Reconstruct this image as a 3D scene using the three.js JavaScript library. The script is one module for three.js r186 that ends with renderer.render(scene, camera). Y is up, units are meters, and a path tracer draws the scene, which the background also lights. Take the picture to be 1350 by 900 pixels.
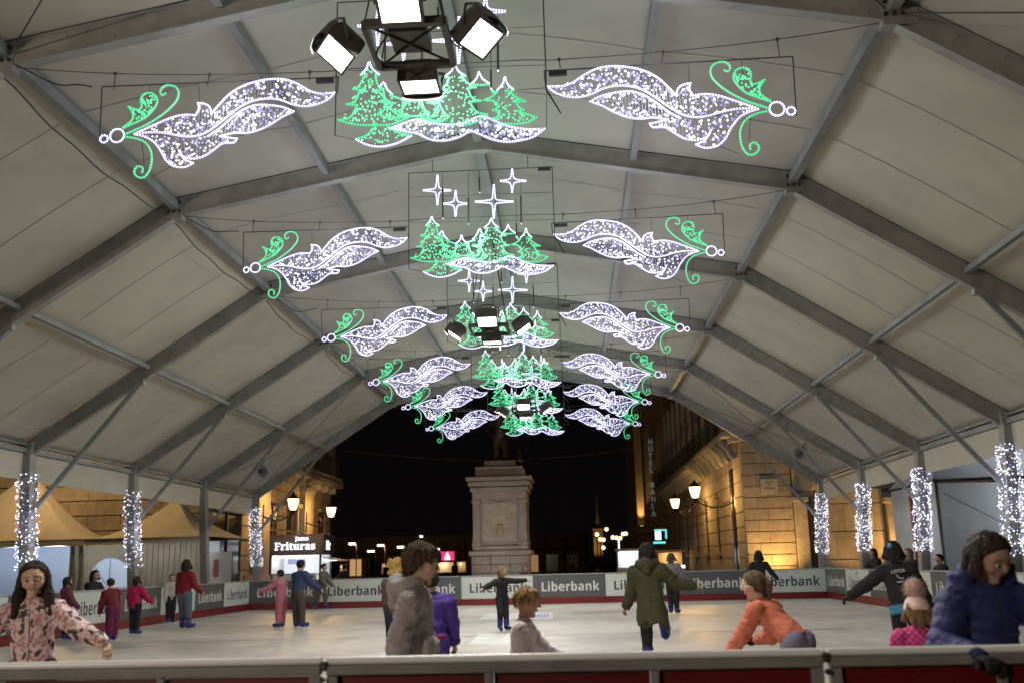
import * as THREE from 'three';
import { mergeGeometries } from 'three/addons/utils/BufferGeometryUtils.js';
import { RoundedBoxGeometry } from 'three/addons/geometries/RoundedBoxGeometry.js';
import { ImprovedNoise } from 'three/addons/math/ImprovedNoise.js';
import { FontLoader } from 'three/addons/loaders/FontLoader.js';
import { TextGeometry } from 'three/addons/geometries/TextGeometry.js';
import { RectAreaLightUniformsLib } from 'three/addons/lights/RectAreaLightUniformsLib.js';

// ---------------------------------------------------------------- camera, sky, exposure
const scene = new THREE.Scene();
const camera = new THREE.PerspectiveCamera(38.19, 1350 / 900, 0.1, 900);
camera.position.set(1.306, 1.295, 0);
camera.rotation.set(0.221, 0.055, -0.0232, 'YXZ');
camera.focus = 13.5;
camera.userData.fStop = 2.2;
{ // night sky: nearly black, a little warmer and brighter towards the horizon
  const w = 64, h = 32, data = new Float32Array(w * h * 4);
  for (let j = 0; j < h; j++) {
    const up = Math.max(0, (j + 0.5) / h * 2 - 1), k = Math.pow(1 - up, 3);
    for (let i = 0; i < w; i++) {
      const o = (j * w + i) * 4;
      data[o] = 0.0011 + 0.0014 * k; data[o + 1] = 0.001 + 0.001 * k; data[o + 2] = 0.0013 + 0.0007 * k; data[o + 3] = 1;
    }
  }
  const sky = new THREE.DataTexture(data, w, h, THREE.RGBAFormat, THREE.FloatType);
  sky.mapping = THREE.EquirectangularReflectionMapping; sky.magFilter = THREE.LinearFilter; sky.needsUpdate = true;
  scene.background = sky; scene.environment = sky;
}
RectAreaLightUniformsLib.init();
const renderer = new THREE.WebGLRenderer({ antialias: true });
renderer.setSize(1350, 900);
renderer.toneMapping = THREE.LinearToneMapping;
renderer.toneMappingExposure = 1.0;
renderer.shadowMap.enabled = true;

// ---------------------------------------------------------------- helpers
const V = (x, y, z) => new THREE.Vector3(x, y, z);
let seed = 12345;
const rnd = () => { seed = (seed * 1664525 + 1013904223) >>> 0; return seed / 4294967296; };
const rr = (a, b) => a + (b - a) * rnd();
const noise3 = (() => { const n = new ImprovedNoise(); return (x, y, z) => n.noise(x + 31.7, y + 17.3, z + 5.1); })();
const taken = {};
function numbered(name) { const n = taken[name] = (taken[name] ?? -1) + 1; return n ? `${name}_${String(n).padStart(3, '0')}` : name; }
function tag(o, label, category, group) { o.userData.label = label; o.userData.category = category; if (group) o.userData.group = group; return o; }
function thing(name, label, category, pos = [0, 0, 0], turn = 0, group) {
  const o = new THREE.Group(); o.name = numbered(name); o.position.set(...pos); o.rotation.y = turn; scene.add(o);
  return tag(o, label, category, group);
}
function obj(name, geometry, material, parent) {
  const m = new THREE.Mesh(geometry, material); m.name = parent ? name : numbered(name);
  m.castShadow = m.receiveShadow = true; (parent || scene).add(m); return m;
}
function struct(name, geometry, material) { const m = obj(name, geometry, material); m.userData.kind = 'structure'; return m; }
function stuff(o) { o.userData.kind = 'stuff'; return o; }
function copy(root, label, group) { const r = root.clone(); r.name = numbered(root.name.replace(/_\d{3}$/, '')); r.userData = { ...root.userData, label }; if (group) r.userData.group = group; scene.add(r); return r; }

// GB collects triangles with normals and metric uv
class GB {
  constructor() { this.p = []; this.n = []; this.u = []; }
  tri(a, b, c, na, nb, nc) {
    let f = null;
    if (!na) { f = b.clone().sub(a).cross(c.clone().sub(a)).normalize(); na = nb = nc = f; } else f = na;
    const ax = Math.abs(f.x), ay = Math.abs(f.y), az = Math.abs(f.z);
    for (const [q, m] of [[a, na], [b, nb], [c, nc]]) {
      this.p.push(q.x, q.y, q.z); this.n.push(m.x, m.y, m.z);
      if (ay >= ax && ay >= az) this.u.push(q.x, q.z); else if (ax >= az) this.u.push(q.z, q.y); else this.u.push(q.x, q.y);
    }
    return this;
  }
  quad(a, b, c, d) { this.tri(a, b, c); this.tri(a, c, d); return this; }
  box(cx, cy, cz, sx, sy, sz) { return this.hexa(V(cx, cy, cz), V(sx / 2, 0, 0), V(0, sy / 2, 0), V(0, 0, sz / 2)); }
  hexa(c, x, y, z) { // right-handed half axes
    const P = (i, j, k) => c.clone().addScaledVector(x, i).addScaledVector(y, j).addScaledVector(z, k);
    this.quad(P(-1, -1, 1), P(1, -1, 1), P(1, 1, 1), P(-1, 1, 1)); this.quad(P(1, -1, -1), P(-1, -1, -1), P(-1, 1, -1), P(1, 1, -1));
    this.quad(P(1, -1, 1), P(1, -1, -1), P(1, 1, -1), P(1, 1, 1)); this.quad(P(-1, -1, -1), P(-1, -1, 1), P(-1, 1, 1), P(-1, 1, -1));
    this.quad(P(-1, 1, 1), P(1, 1, 1), P(1, 1, -1), P(-1, 1, -1)); this.quad(P(-1, -1, -1), P(1, -1, -1), P(1, -1, 1), P(-1, -1, 1));
    return this;
  }
  bevel(cx, cy, cz, sx, sy, sz, b) { // box with chamfered edges on all sides (two octagonal sweeps are enough for stones)
    const g = new RoundedBoxGeometry(sx, sy, sz, 1, b); const P = g.attributes.position, N = g.attributes.normal;
    for (let i = 0; i < P.count; i += 3) {
      const q = [0, 1, 2].map(k => V(P.getX(i + k) + cx, P.getY(i + k) + cy, P.getZ(i + k) + cz)), m = [0, 1, 2].map(k => V(N.getX(i + k), N.getY(i + k), N.getZ(i + k)));
      this.tri(...q, ...m);
    }
    return this;
  }
  beam(a, b, w, h, up = V(0, 1, 0)) { // w across, h along up
    const d = b.clone().sub(a), l = d.length(); d.normalize();
    const s = d.clone().cross(up).normalize(), u = s.clone().cross(d).normalize();
    return this.hexa(a.clone().add(b).multiplyScalar(0.5), s.clone().multiplyScalar(w / 2), u.multiplyScalar(h / 2), s.clone().cross(u).normalize().multiplyScalar(l / 2));
  }
  tube(pts, r, sides = 6, closed = false, cap = true) {
    const n = pts.length, rings = []; let ref = null;
    for (let i = 0; i < n; i++) {
      const a = pts[closed ? (i - 1 + n) % n : Math.max(0, i - 1)], b = pts[closed ? (i + 1) % n : Math.min(n - 1, i + 1)];
      const t = b.clone().sub(a).normalize();
      if (!ref) ref = Math.abs(t.y) < 0.9 ? V(0, 1, 0) : V(1, 0, 0);
      const s = t.clone().cross(ref).normalize(), u = s.clone().cross(t).normalize(); ref = u;
      const R = typeof r === 'function' ? r(i / (n - 1)) : r, ring = [];
      for (let k = 0; k < sides; k++) { const a2 = k / sides * Math.PI * 2, m = s.clone().multiplyScalar(Math.cos(a2)).addScaledVector(u, Math.sin(a2)); ring.push([pts[i].clone().addScaledVector(m, R), m]); }
      rings.push(ring);
    }
    for (let i = 0; i < (closed ? n : n - 1); i++) for (let k = 0; k < sides; k++) {
      const A = rings[i][k], B = rings[i][(k + 1) % sides], C = rings[(i + 1) % n][(k + 1) % sides], D = rings[(i + 1) % n][k];
      this.tri(A[0], D[0], C[0], A[1], D[1], C[1]); this.tri(A[0], C[0], B[0], A[1], C[1], B[1]);
    }
    if (cap && !closed) for (const e of [0, n - 1]) for (let k = 1; k < sides - 1; k++) e ? this.tri(rings[e][0][0], rings[e][k + 1][0], rings[e][k][0]) : this.tri(rings[e][0][0], rings[e][k][0], rings[e][k + 1][0]);
    return this;
  }
  cyl(a, b, r, sides = 10) { return this.tube([a, b], r, sides); }
  octa(x, y, z, r) {
    const P = [V(x + r, y, z), V(x, y + r, z), V(x - r, y, z), V(x, y - r, z)], F = V(x, y, z + r), B = V(x, y, z - r);
    for (let i = 0; i < 4; i++) { this.tri(P[i], P[(i + 1) % 4], F); this.tri(P[(i + 1) % 4], P[i], B); }
    return this;
  }
  lathe(profile, cx, cy, cz, sides = 20) { // profile [r, y] from bottom to top
    for (let i = 0; i < profile.length - 1; i++) for (let k = 0; k < sides; k++) {
      const [r0, y0] = profile[i], [r1, y1] = profile[i + 1], a = k / sides * 2 * Math.PI, b = (k + 1) / sides * 2 * Math.PI;
      const P = (r, y, t) => V(cx + r * Math.cos(t), cy + y, cz + r * Math.sin(t)), sl = Math.hypot(r1 - r0, y1 - y0) || 1;
      const N = t => V((y1 - y0) / sl * Math.cos(t), (r0 - r1) / sl, (y1 - y0) / sl * Math.sin(t));
      this.tri(P(r0, y0, a), P(r1, y1, a), P(r1, y1, b), N(a), N(a), N(b)); this.tri(P(r0, y0, a), P(r1, y1, b), P(r0, y0, b), N(a), N(b), N(b));
    }
    return this;
  }
  geo() {
    const g = new THREE.BufferGeometry();
    g.setAttribute('position', new THREE.Float32BufferAttribute(this.p, 3)); g.setAttribute('normal', new THREE.Float32BufferAttribute(this.n, 3)); g.setAttribute('uv', new THREE.Float32BufferAttribute(this.u, 2));
    return g;
  }
  put(name, mat, parent) { return obj(name, this.geo(), mat, parent); }
}
const std = (r, g, b, roughness = 0.8, extra = {}) => { const m = new THREE.MeshStandardMaterial({ roughness, ...extra }); m.color.setRGB(r, g, b); return m; };
const glow = (r, g, b, strength = 1, base = 0.2) => { const m = new THREE.MeshStandardMaterial({ roughness: 0.5 }); m.color.setRGB(base, base, base); m.emissive.setRGB(r, g, b); m.emissiveIntensity = strength; return m; };

// tileable fractal value noise, 0..1
function fractal(size, base, octaves, sx = 1, sy = 1) {
  const out = new Float32Array(size * size); let amp = 1, tot = 0;
  for (let o = 0; o < octaves; o++) {
    const nx = Math.max(1, Math.round(base * sx)) << o, ny = Math.max(1, Math.round(base * sy)) << o, lat = new Float32Array(nx * ny);
    for (let i = 0; i < lat.length; i++) lat[i] = rnd();
    for (let j = 0; j < size; j++) for (let i = 0; i < size; i++) {
      const x = i / size * nx, y = j / size * ny, x0 = Math.floor(x), y0 = Math.floor(y); let fx = x - x0, fy = y - y0; fx = fx * fx * (3 - 2 * fx); fy = fy * fy * (3 - 2 * fy);
      const L = (a, b) => lat[(b % ny) * nx + (a % nx)];
      out[j * size + i] += amp * ((L(x0, y0) * (1 - fx) + L(x0 + 1, y0) * fx) * (1 - fy) + (L(x0, y0 + 1) * (1 - fx) + L(x0 + 1, y0 + 1) * fx) * fy);
    }
    tot += amp; amp *= 0.55;
  }
  for (let i = 0; i < out.length; i++) out[i] /= tot;
  return out;
}
function texture(size, fn, repeat = 1, srgb = true) { // fn(i) -> [r,g,b] 0..1 as stored
  const d = new Uint8Array(size * size * 4);
  for (let i = 0; i < size * size; i++) { const c = fn(i, i % size, Math.floor(i / size)); d[4 * i] = c[0] * 255; d[4 * i + 1] = c[1] * 255; d[4 * i + 2] = c[2] * 255; d[4 * i + 3] = 255; }
  const t = new THREE.DataTexture(d, size, size); t.wrapS = t.wrapT = THREE.RepeatWrapping; t.magFilter = THREE.LinearFilter; t.minFilter = THREE.LinearMipmapLinearFilter;
  t.repeat.set(repeat, repeat); if (srgb) t.colorSpace = THREE.SRGBColorSpace; t.needsUpdate = true; return t;
}
const grey = v => [v, v, v];
const clamp = (x, a = 0, b = 1) => Math.min(b, Math.max(a, x));
const nA = fractal(512, 4, 6), nB = fractal(512, 16, 4), nFine = fractal(256, 32, 3);
const stoneMap = texture(512, i => grey(clamp(0.84 + 0.22 * (nA[i] - 0.5) + 0.16 * (nB[i] - 0.5) + 0.12 * (nFine[i % 65536] - 0.5))), 0.35);
const stoneBump = texture(512, i => grey(clamp(nB[i] * 0.6 + nFine[i % 65536] * 0.4)), 0.6, false);
const metalMap = texture(512, i => grey(clamp(0.80 + 0.24 * (nA[i] - 0.5) + 0.14 * (nB[i] - 0.5))), 0.45);
const clothMap = texture(512, i => { const v = clamp(0.90 + 0.13 * (nA[i] - 0.5) + 0.06 * (nB[i] - 0.5)); return [v, v * 0.99, v * 0.965]; }, 0.17);
const M = {
  alu: std(0.40, 0.385, 0.36, 0.55, { map: metalMap, metalness: 0.1 }),
  purlin: std(0.34, 0.345, 0.345, 0.55, { map: metalMap, metalness: 0.1 }),
  steel: std(0.10, 0.095, 0.09, 0.5, { map: metalMap, metalness: 0.6 }),
  bolt: std(0.22, 0.21, 0.2, 0.5),
  wire: std(0.045, 0.043, 0.04, 0.6),
  black: std(0.018, 0.017, 0.017, 0.6),
  lampHouse: std(0.13, 0.115, 0.105, 0.5, { map: metalMap }),
  whitePaint: std(0.62, 0.61, 0.59, 0.45, { map: metalMap }),
};

// ---------------------------------------------------------------- ground and ice
const RX = 9.31, ZN = -4.36, ZF = -32.7; // rink half width, near and far barrier
const pavingMat = std(0.055, 0.05, 0.046, 0.85, { map: stoneMap, bumpMap: stoneBump, bumpScale: 0.01 });
{
  const g = new GB(), S = 500, y = -0.12;
  g.quad(V(-S, y, 60), V(S, y, 60), V(S, y, -S), V(-S, y, -S));
  struct('ground', g.geo(), pavingMat);
}
{
  // ice: pale grey, cut by long skate scratches and slush; a little wet gloss
  const N = 1024, a = fractal(N, 3, 6), b = fractal(N, 24, 3), sc = new Float32Array(N * N);
  for (let s = 0; s < 1500; s++) {
    let x = rnd() * N, y = rnd() * N, t = rr(0, 6.28), k = rr(-0.004, 0.004); const L = rr(60, 420), w = rr(0.05, 0.4);
    for (let q = 0; q < L; q++) { x += Math.cos(t); y += Math.sin(t) * 0.8; t += k; const i = ((Math.floor(y) % N + N) % N) * N + (Math.floor(x) % N + N) % N; sc[i] = Math.max(sc[i], w); }
  }
  const map = texture(N, i => { const v = clamp(0.76 + 0.42 * (a[i] - 0.5) + 0.16 * (b[i] - 0.5) + 0.26 * sc[i]); return [v, v * 0.985, v * 0.955]; }, 1 / 9);
  const rough = texture(N, i => { const v = clamp(0.52 + 0.4 * (a[i] - 0.5) + 0.3 * sc[i]); return [v, v, v]; }, 1 / 9, false);
  const bump = texture(N, i => grey(clamp(0.5 + 0.35 * (b[i] - 0.5) - 0.5 * sc[i])), 1 / 9, false);
  const ice = std(0.80, 0.765, 0.73, 0.9, { map, roughnessMap: rough, bumpMap: bump, bumpScale: 0.004 });
  const g = new GB(); g.box(0, -0.055, (ZN + ZF) / 2, 2 * RX - 0.06, 0.11, ZN - ZF - 0.06);
  const floor = struct('ice_rink_floor', g.geo(), ice);
  // cloths laid under the surface and a seam between two slabs of ice
  const sheet = std(0.66, 0.65, 0.64, 0.5);
  const q = new GB(); q.quad(V(-0.46, 0.004, -16.9), V(0.80, 0.004, -16.6), V(0.72, 0.004, -19.1), V(-0.52, 0.004, -19.35)); q.put('printed_patch', sheet, floor);
  const q2 = new GB(); q2.quad(V(-1.0, 0.004, -24.2), V(0.80, 0.004, -24.0), V(0.72, 0.004, -27.0), V(-1.0, 0.004, -27.2)); q2.put('printed_patch', sheet, floor);
  const q3 = new GB(); for (let i = 0; i < 6; i++) q3.quad(V(0.24 + i * 0.075, 0.008, -24.6), V(0.29 + i * 0.075, 0.008, -24.6), V(0.28 + i * 0.075, 0.008, -26.2), V(0.23 + i * 0.075, 0.008, -26.2));
  q3.put('faded_lettering', std(0.25, 0.28, 0.5, 0.6), floor);
  const seam = new GB(); let px = -9.2;
  while (px < 9.1) { const w = rr(0.5, 1.6), x1 = Math.min(9.1, px + w), z = -18.86 + rr(-0.03, 0.03), d = rr(0.03, 0.09); seam.quad(V(px, 0.004, z + d / 2), V(x1, 0.004, z + d / 2), V(x1, 0.004, z - d / 2), V(px, 0.004, z - d / 2)); px = x1; }
  seam.put('seam', std(0.22, 0.2, 0.18, 0.7), floor);
}

// ---------------------------------------------------------------- marquee tent
const FZ = [5, 0, -5, -10, -15, -20, -25, -30, -35], EAVE = 3.84, WX = 10, BX = 5, BY = 7.1, RY = 8.05, FOOT = 9.72;
const tent = thing('marquee_tent', 'large white marquee roof on grey aluminium frames over the ice rink', 'tent');
{
  const prof = [[-WX, EAVE], [-BX, BY], [0, RY], [BX, BY], [WX, EAVE]];
  const seams = fractal(512, 2, 3);
  const tints = [[0.545, 0.51, 0.435], [0.49, 0.465, 0.435], [0.535, 0.505, 0.43], [0.50, 0.475, 0.43]];
  const mats = tints.map(t => std(...t, 0.75, { map: clothMap, side: THREE.DoubleSide }));
  const seamMat = std(0.46, 0.445, 0.40, 0.75);
  for (let b = 0; b < FZ.length - 1; b++) for (let s = 0; s < 4; s++) {
    const z0 = FZ[b] - 0.06, z1 = FZ[b + 1] + 0.06, [ax, ay] = prof[s], [bx, by] = prof[s + 1], g = new THREE.BufferGeometry();
    const nu = 12, nv = 12, P = [], U = [], I = [], len = Math.hypot(bx - ax, by - ay), nx = -(by - ay) / len, ny = (bx - ax) / len, ph = rr(0, 50);
    for (let i = 0; i <= nu; i++) for (let j = 0; j <= nv; j++) {
      const t = i / nu, q = j / nv, half = Math.sin(Math.PI * ((t * 2) % 1)), bow = 0.05 * Math.sin(Math.PI * q) * (0.3 + half) + 0.02 * noise3(t * 5 + ph, q * 3, s) * Math.sin(Math.PI * q);
      const off = 0.17 + bow; P.push(ax + (bx - ax) * t + nx * off, ay + (by - ay) * t + ny * off, z0 + (z1 - z0) * q); U.push(t * len + b * 3.1, q * 5 + s * 7.7);
    }
    for (let i = 0; i < nu; i++) for (let j = 0; j < nv; j++) { const o = i * (nv + 1) + j; I.push(o, o + nv + 1, o + 1, o + 1, o + nv + 1, o + nv + 2); }
    g.setAttribute('position', new THREE.Float32BufferAttribute(P, 3)); g.setAttribute('uv', new THREE.Float32BufferAttribute(U, 2)); g.setIndex(I); g.computeVertexNormals();
    const panel = obj('roof_panel', g, mats[(b * 3 + (s === 0 || s === 3 ? 1 : 0) + (b % 3)) % 4], tent);
    // welded seams along the fall of the roof, raised by a millimetre
    for (const q of [0.36, 0.7]) { const sg = new GB(); for (let i = 0; i < nu; i++) {
      const K = (ii, w) => { const t = ii / nu, half = Math.sin(Math.PI * ((t * 2) % 1)), bow = 0.05 * Math.sin(Math.PI * q) * (0.3 + half) + 0.02 * noise3(t * 5 + ph, q * 3, s) * Math.sin(Math.PI * q), off = 0.17 + bow - 0.012; return V(ax + (bx - ax) * t + nx * off, ay + (by - ay) * t + ny * off, z0 + (z1 - z0) * q + w); };
      sg.quad(K(i, -0.013), K(i, 0.013), K(i + 1, 0.013), K(i + 1, -0.013));
    }
    sg.put('weld_seam', seamMat, panel); }
  }
  // frames
  for (const z of FZ) {
    const f = new THREE.Group(); f.name = 'portal_frame'; tent.add(f);
    for (let s = 0; s < 4; s++) {
      const a = V(prof[s][0], prof[s][1], z), b = V(prof[s + 1][0], prof[s + 1][1], z), up = V(-(b.y - a.y), b.x - a.x, 0).normalize();
      const g = new GB();
      g.beam(a, b, 0.11, 0.27, up);
      for (const e of [-1, 1]) { // flanges top and bottom, with the keder grooves
        const o = up.clone().multiplyScalar(e * 0.142); g.beam(a.clone().add(o), b.clone().add(o), 0.15, 0.022, up);
      }
      const r = g.put('rafter', M.alu, f), bolts = new GB(), d = b.clone().sub(a).normalize();
      for (const e of [0.25, 0.75, 1.3]) for (const [base, dir] of [[a, 1], [b, -1]]) for (const k of [-0.06, 0.06]) { const c = base.clone().addScaledVector(d, dir * e).addScaledVector(up, k); bolts.box(c.x, c.y, c.z + 0.06, 0.022, 0.022, 0.016); }
      stuff(bolts.put('bolts', M.bolt, r));
    }
    for (const sx of [-1, 1]) {
      const c = new GB(); c.beam(V(sx * FOOT, -0.12, z), V(sx * WX, EAVE + 0.12, z), 0.2, 0.26, V(0, 0, 1)); c.put('column', M.alu, f);
      const pl = new GB(); pl.box(sx * (FOOT), -0.1, z, 0.5, 0.04, 0.5); pl.put('base_plate', M.steel, f);
      const br = new GB(); br.beam(V(sx * 9.85, 2.5, z), V(sx * 7.68, 5.18, z), 0.07, 0.09); br.put('knee_brace', M.purlin, f);
      for (const [lx, ly] of [[7.66, 5.24], [9.86, 2.5]]) { const lug = new GB(); lug.box(sx * lx, ly, z, 0.15, 0.2, 0.125); lug.put('brace_bracket', M.alu, f); }
      for (const [gx, gy, gw, gh, gd] of [[BX, BY - 0.02, 0.24, 0.36, 0.17], [BX + 0.16, BY - 0.1, 0.2, 0.2, 0.165], [WX, EAVE + 0.03, 0.3, 0.24, 0.32]]) { const gs = new GB(); gs.box(sx * gx, gy, z, gw, gh, gd); gs.put('joint_plate', M.alu, f); }
      const nut = new GB(); for (let k = 0; k < 6; k++) nut.box(sx * (BX + (k % 3 - 1) * 0.09), BY + (k < 3 ? 0.07 : -0.08), z + 0.1, 0.035, 0.035, 0.05); stuff(nut.put('bolts', M.steel, f));
    }
    const ap = new GB(); ap.box(0, RY - 0.02, z, 0.5, 0.33, 0.165); ap.put('ridge_plate', M.alu, f);
  }
  // purlins bay by bay
  const at = (s, t) => [prof[s][0] + (prof[s + 1][0] - prof[s][0]) * t, prof[s][1] + (prof[s + 1][1] - prof[s][1]) * t];
  for (let b = 0; b < FZ.length - 1; b++) {
    const z0 = FZ[b] - 0.08, z1 = FZ[b + 1] + 0.08;
    for (const [x, y, w, h] of [[...at(0, 0.5), 0.09, 0.09], [...at(0, 1), 0.12, 0.14], [...at(1, 0.5), 0.1, 0.1], [...at(1, 1), 0.13, 0.16], [...at(2, 0.5), 0.1, 0.1], [...at(3, 0), 0.12, 0.14], [...at(3, 0.5), 0.09, 0.09]]) {
      const g = new GB(); g.beam(V(x, y + 0.03, z0), V(x, y + 0.03, z1), w, h); g.put('purlin', M.purlin, tent);
    }
    for (const sx of [-1, 1]) {
      const g = new GB(); g.box(sx * WX, EAVE - 0.02, (z0 + z1) / 2, 0.12, 0.1, z0 - z1); g.box(sx * WX, EAVE + 0.1, (z0 + z1) / 2, 0.1, 0.05, z0 - z1); g.put('eave_beam', M.purlin, tent);
      // valance: a strip of the same cloth below the eave, slightly rippled
      const v = new GB(), n = 12;
      for (let i = 0; i < n; i++) {
        const K = k => { const q = k / n, z = z0 + (z1 - z0) * q, o = 0.025 * noise3(k * 0.7, b * 3.3, sx * 5); return [V(sx * (WX + 0.02), EAVE - 0.08, z), V(sx * (WX + 0.03) + o, EAVE - 0.62 - 0.02 * Math.sin(q * Math.PI), z)]; };
        const A = K(i), B = K(i + 1); v.quad(A[0], A[1], B[1], B[0]);
      }
      const vg = v.geo(); const m = obj('valance', vg, mats[0], tent);
    }
  }
  // wind bracing cables crossed in the end bays
  for (const [za, zb] of [[-5, -10], [-30, -35]]) for (const s of [0, 1, 2, 3]) {
    const [ax, ay] = prof[s], [bx, by] = prof[s + 1];
    for (const fl of [0, 1]) { const g = new GB(); g.cyl(V(ax, ay - 0.02, fl ? zb : za), V(bx, by - 0.02, fl ? za : zb), 0.009, 5); g.put('bracing_cable', M.wire, tent); }
  }
}

// ---------------------------------------------------------------- rink barriers
function adTexture(dark) {
  const c = document.createElement('canvas'); c.width = 512; c.height = 160; const x = c.getContext('2d');
  x.fillStyle = dark ? '#55585b' : '#c9cfca'; x.fillRect(0, 0, 512, 160);
  x.fillStyle = dark ? '#d5d6d2' : '#3d4145'; x.font = 'bold 92px sans-serif'; x.textAlign = 'center'; x.textBaseline = 'middle';
  const w = x.measureText('Liberbank').width || 430; x.save(); x.translate(262, 84); x.scale(420 / w, 1); x.fillText('Liberbank', 0, 0); x.restore();
  for (let i = 0; i < 260; i++) { x.globalAlpha = rr(0.03, 0.16); x.fillStyle = rnd() < 0.5 ? '#222' : '#fff'; const X = rnd() * 512, Y = 160 - 160 * rnd() * rnd(); x.fillRect(X, Y, rr(1, 26), rr(1, 2.2)); }
  x.globalAlpha = 1;
  const t = new THREE.CanvasTexture(c); t.colorSpace = THREE.SRGBColorSpace; t.magFilter = THREE.LinearFilter; return t;
}
const adMat = [false, true].map(d => { const m = std(1, 1, 1, 0.42); m.map = adTexture(d); return m; });
const kickMat = std(0.30, 0.018, 0.02, 0.4, { map: metalMap }), backMat = std(0.6, 0.6, 0.6, 0.5, { map: metalMap });
// a run of printed panels along local x from 0 to n * w, printed on the +z side
function barrierRun(label, n, w, pos, turn, firstDark) {
  const root = thing('rink_barrier', label, 'barrier', pos, turn);
  for (let i = 0; i < n; i++) {
    const dark = (i % 2 === 0) === firstDark, x0 = i * w + 0.006, x1 = (i + 1) * w - 0.006, y0 = 0.2, y1 = 0.9;
    const g = new RoundedBoxGeometry(x1 - x0, y1 - y0, 0.02, 1, 0.004); // backing
    g.translate((x0 + x1) / 2, (y0 + y1) / 2, -0.014); const p = obj('advert_panel', g, backMat, root);
    const face = new THREE.PlaneGeometry(x1 - x0 - 0.008, y1 - y0 - 0.008); face.translate((x0 + x1) / 2, (y0 + y1) / 2, 0); obj('printed_sheet', face, adMat[dark ? 1 : 0], p);
    const k = new GB(); k.bevel((x0 + x1) / 2, 0.1, 0.0, x1 - x0, 0.2, 0.03, 0.005); k.put('kick_plate', kickMat, root);
    const r = new GB(); r.bevel((x0 + x1) / 2, 0.915, -0.015, x1 - x0, 0.03, 0.07, 0.01); r.put('top_rail', backMat, root);
    for (const px of [i * w + 0.03, (i + 1) * w - 0.03]) { const s = new GB(); s.box(px, 0.44, -0.06, 0.05, 0.88, 0.06); s.put('post', M.whitePaint, root); }
  }
  return root;
}
barrierRun('far rink barrier with grey and white bank adverts in front of the monument', 8, 2 * RX / 8, [-RX, 0, ZF], 0, true);
barrierRun('left rink barrier with bank adverts running beside the white pagoda tent', 12, (ZN - ZF) / 12, [-RX, 0, ZN], Math.PI / 2, true);
barrierRun('right rink barrier with bank adverts in front of the crowd of spectators', 12, (ZN - ZF) / 12, [RX, 0, ZF], -Math.PI / 2, true);
{ // near barrier, seen from behind: tubular rail, pale frame, dark red boards
  const near = thing('rink_barrier', 'near rink barrier with pale metal rail and dark red boards in the foreground', 'barrier', [0, 0, ZN]);
  const frame = std(0.34, 0.32, 0.31, 0.45, { map: metalMap }), rail = std(0.86, 0.86, 0.88, 0.28), red = std(0.17, 0.003, 0.004, 0.5, { map: metalMap });
  const W = 2.11, J = [];
  for (let x = 0.23 - 5 * W; x < 9.2; x += W) J.push(x);
  for (let i = 0; i < J.length - 1; i++) {
    const a = Math.max(-9.25, J[i] + 0.012), b = Math.min(9.25, J[i + 1] - 0.012), n = 3; if (b < a) continue;
    const dy = rr(-0.003, 0.003);
    const t = new GB(); t.cyl(V(a, 0.904 + dy, 0), V(b, 0.904 + dy, 0), 0.017, 14); t.put('top_rail', rail, near);
    const f = new GB(); f.bevel((a + b) / 2, 0.866 + dy, 0, b - a, 0.042, 0.045, 0.006); f.put('upper_frame', frame, near);
    const f2 = new GB(); f2.bevel((a + b) / 2, 0.05, 0, b - a, 0.1, 0.045, 0.006); f2.put('lower_frame', frame, near);
    for (let k = 0; k <= n; k++) {
      const w = k === 0 || k === n ? 0.05 : 0.036, x = k === 0 ? a + w / 2 : k === n ? b - w / 2 : a + (b - a) * k / n;
      const p = new GB(); p.bevel(x, 0.472, -0.001, w, 0.744, 0.042, 0.005); p.put('post', frame, near);
      if (k < n) { const x0 = a + (b - a) * k / n + 0.02, x1 = a + (b - a) * (k + 1) / n - 0.02; const q = new GB(); q.box((x0 + x1) / 2, 0.472, -0.012, x1 - x0, 0.742, 0.012); q.put('red_board', red, near); }
    }
    const cl = new GB(); cl.bevel(J[i] , 0.885, 0.0, 0.03, 0.04, 0.06, 0.006); cl.cyl(V(J[i], 0.83, 0.02), V(J[i], 0.83, 0.04), 0.012, 8); cl.put('coupling', M.steel, near);
  }
}
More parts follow.
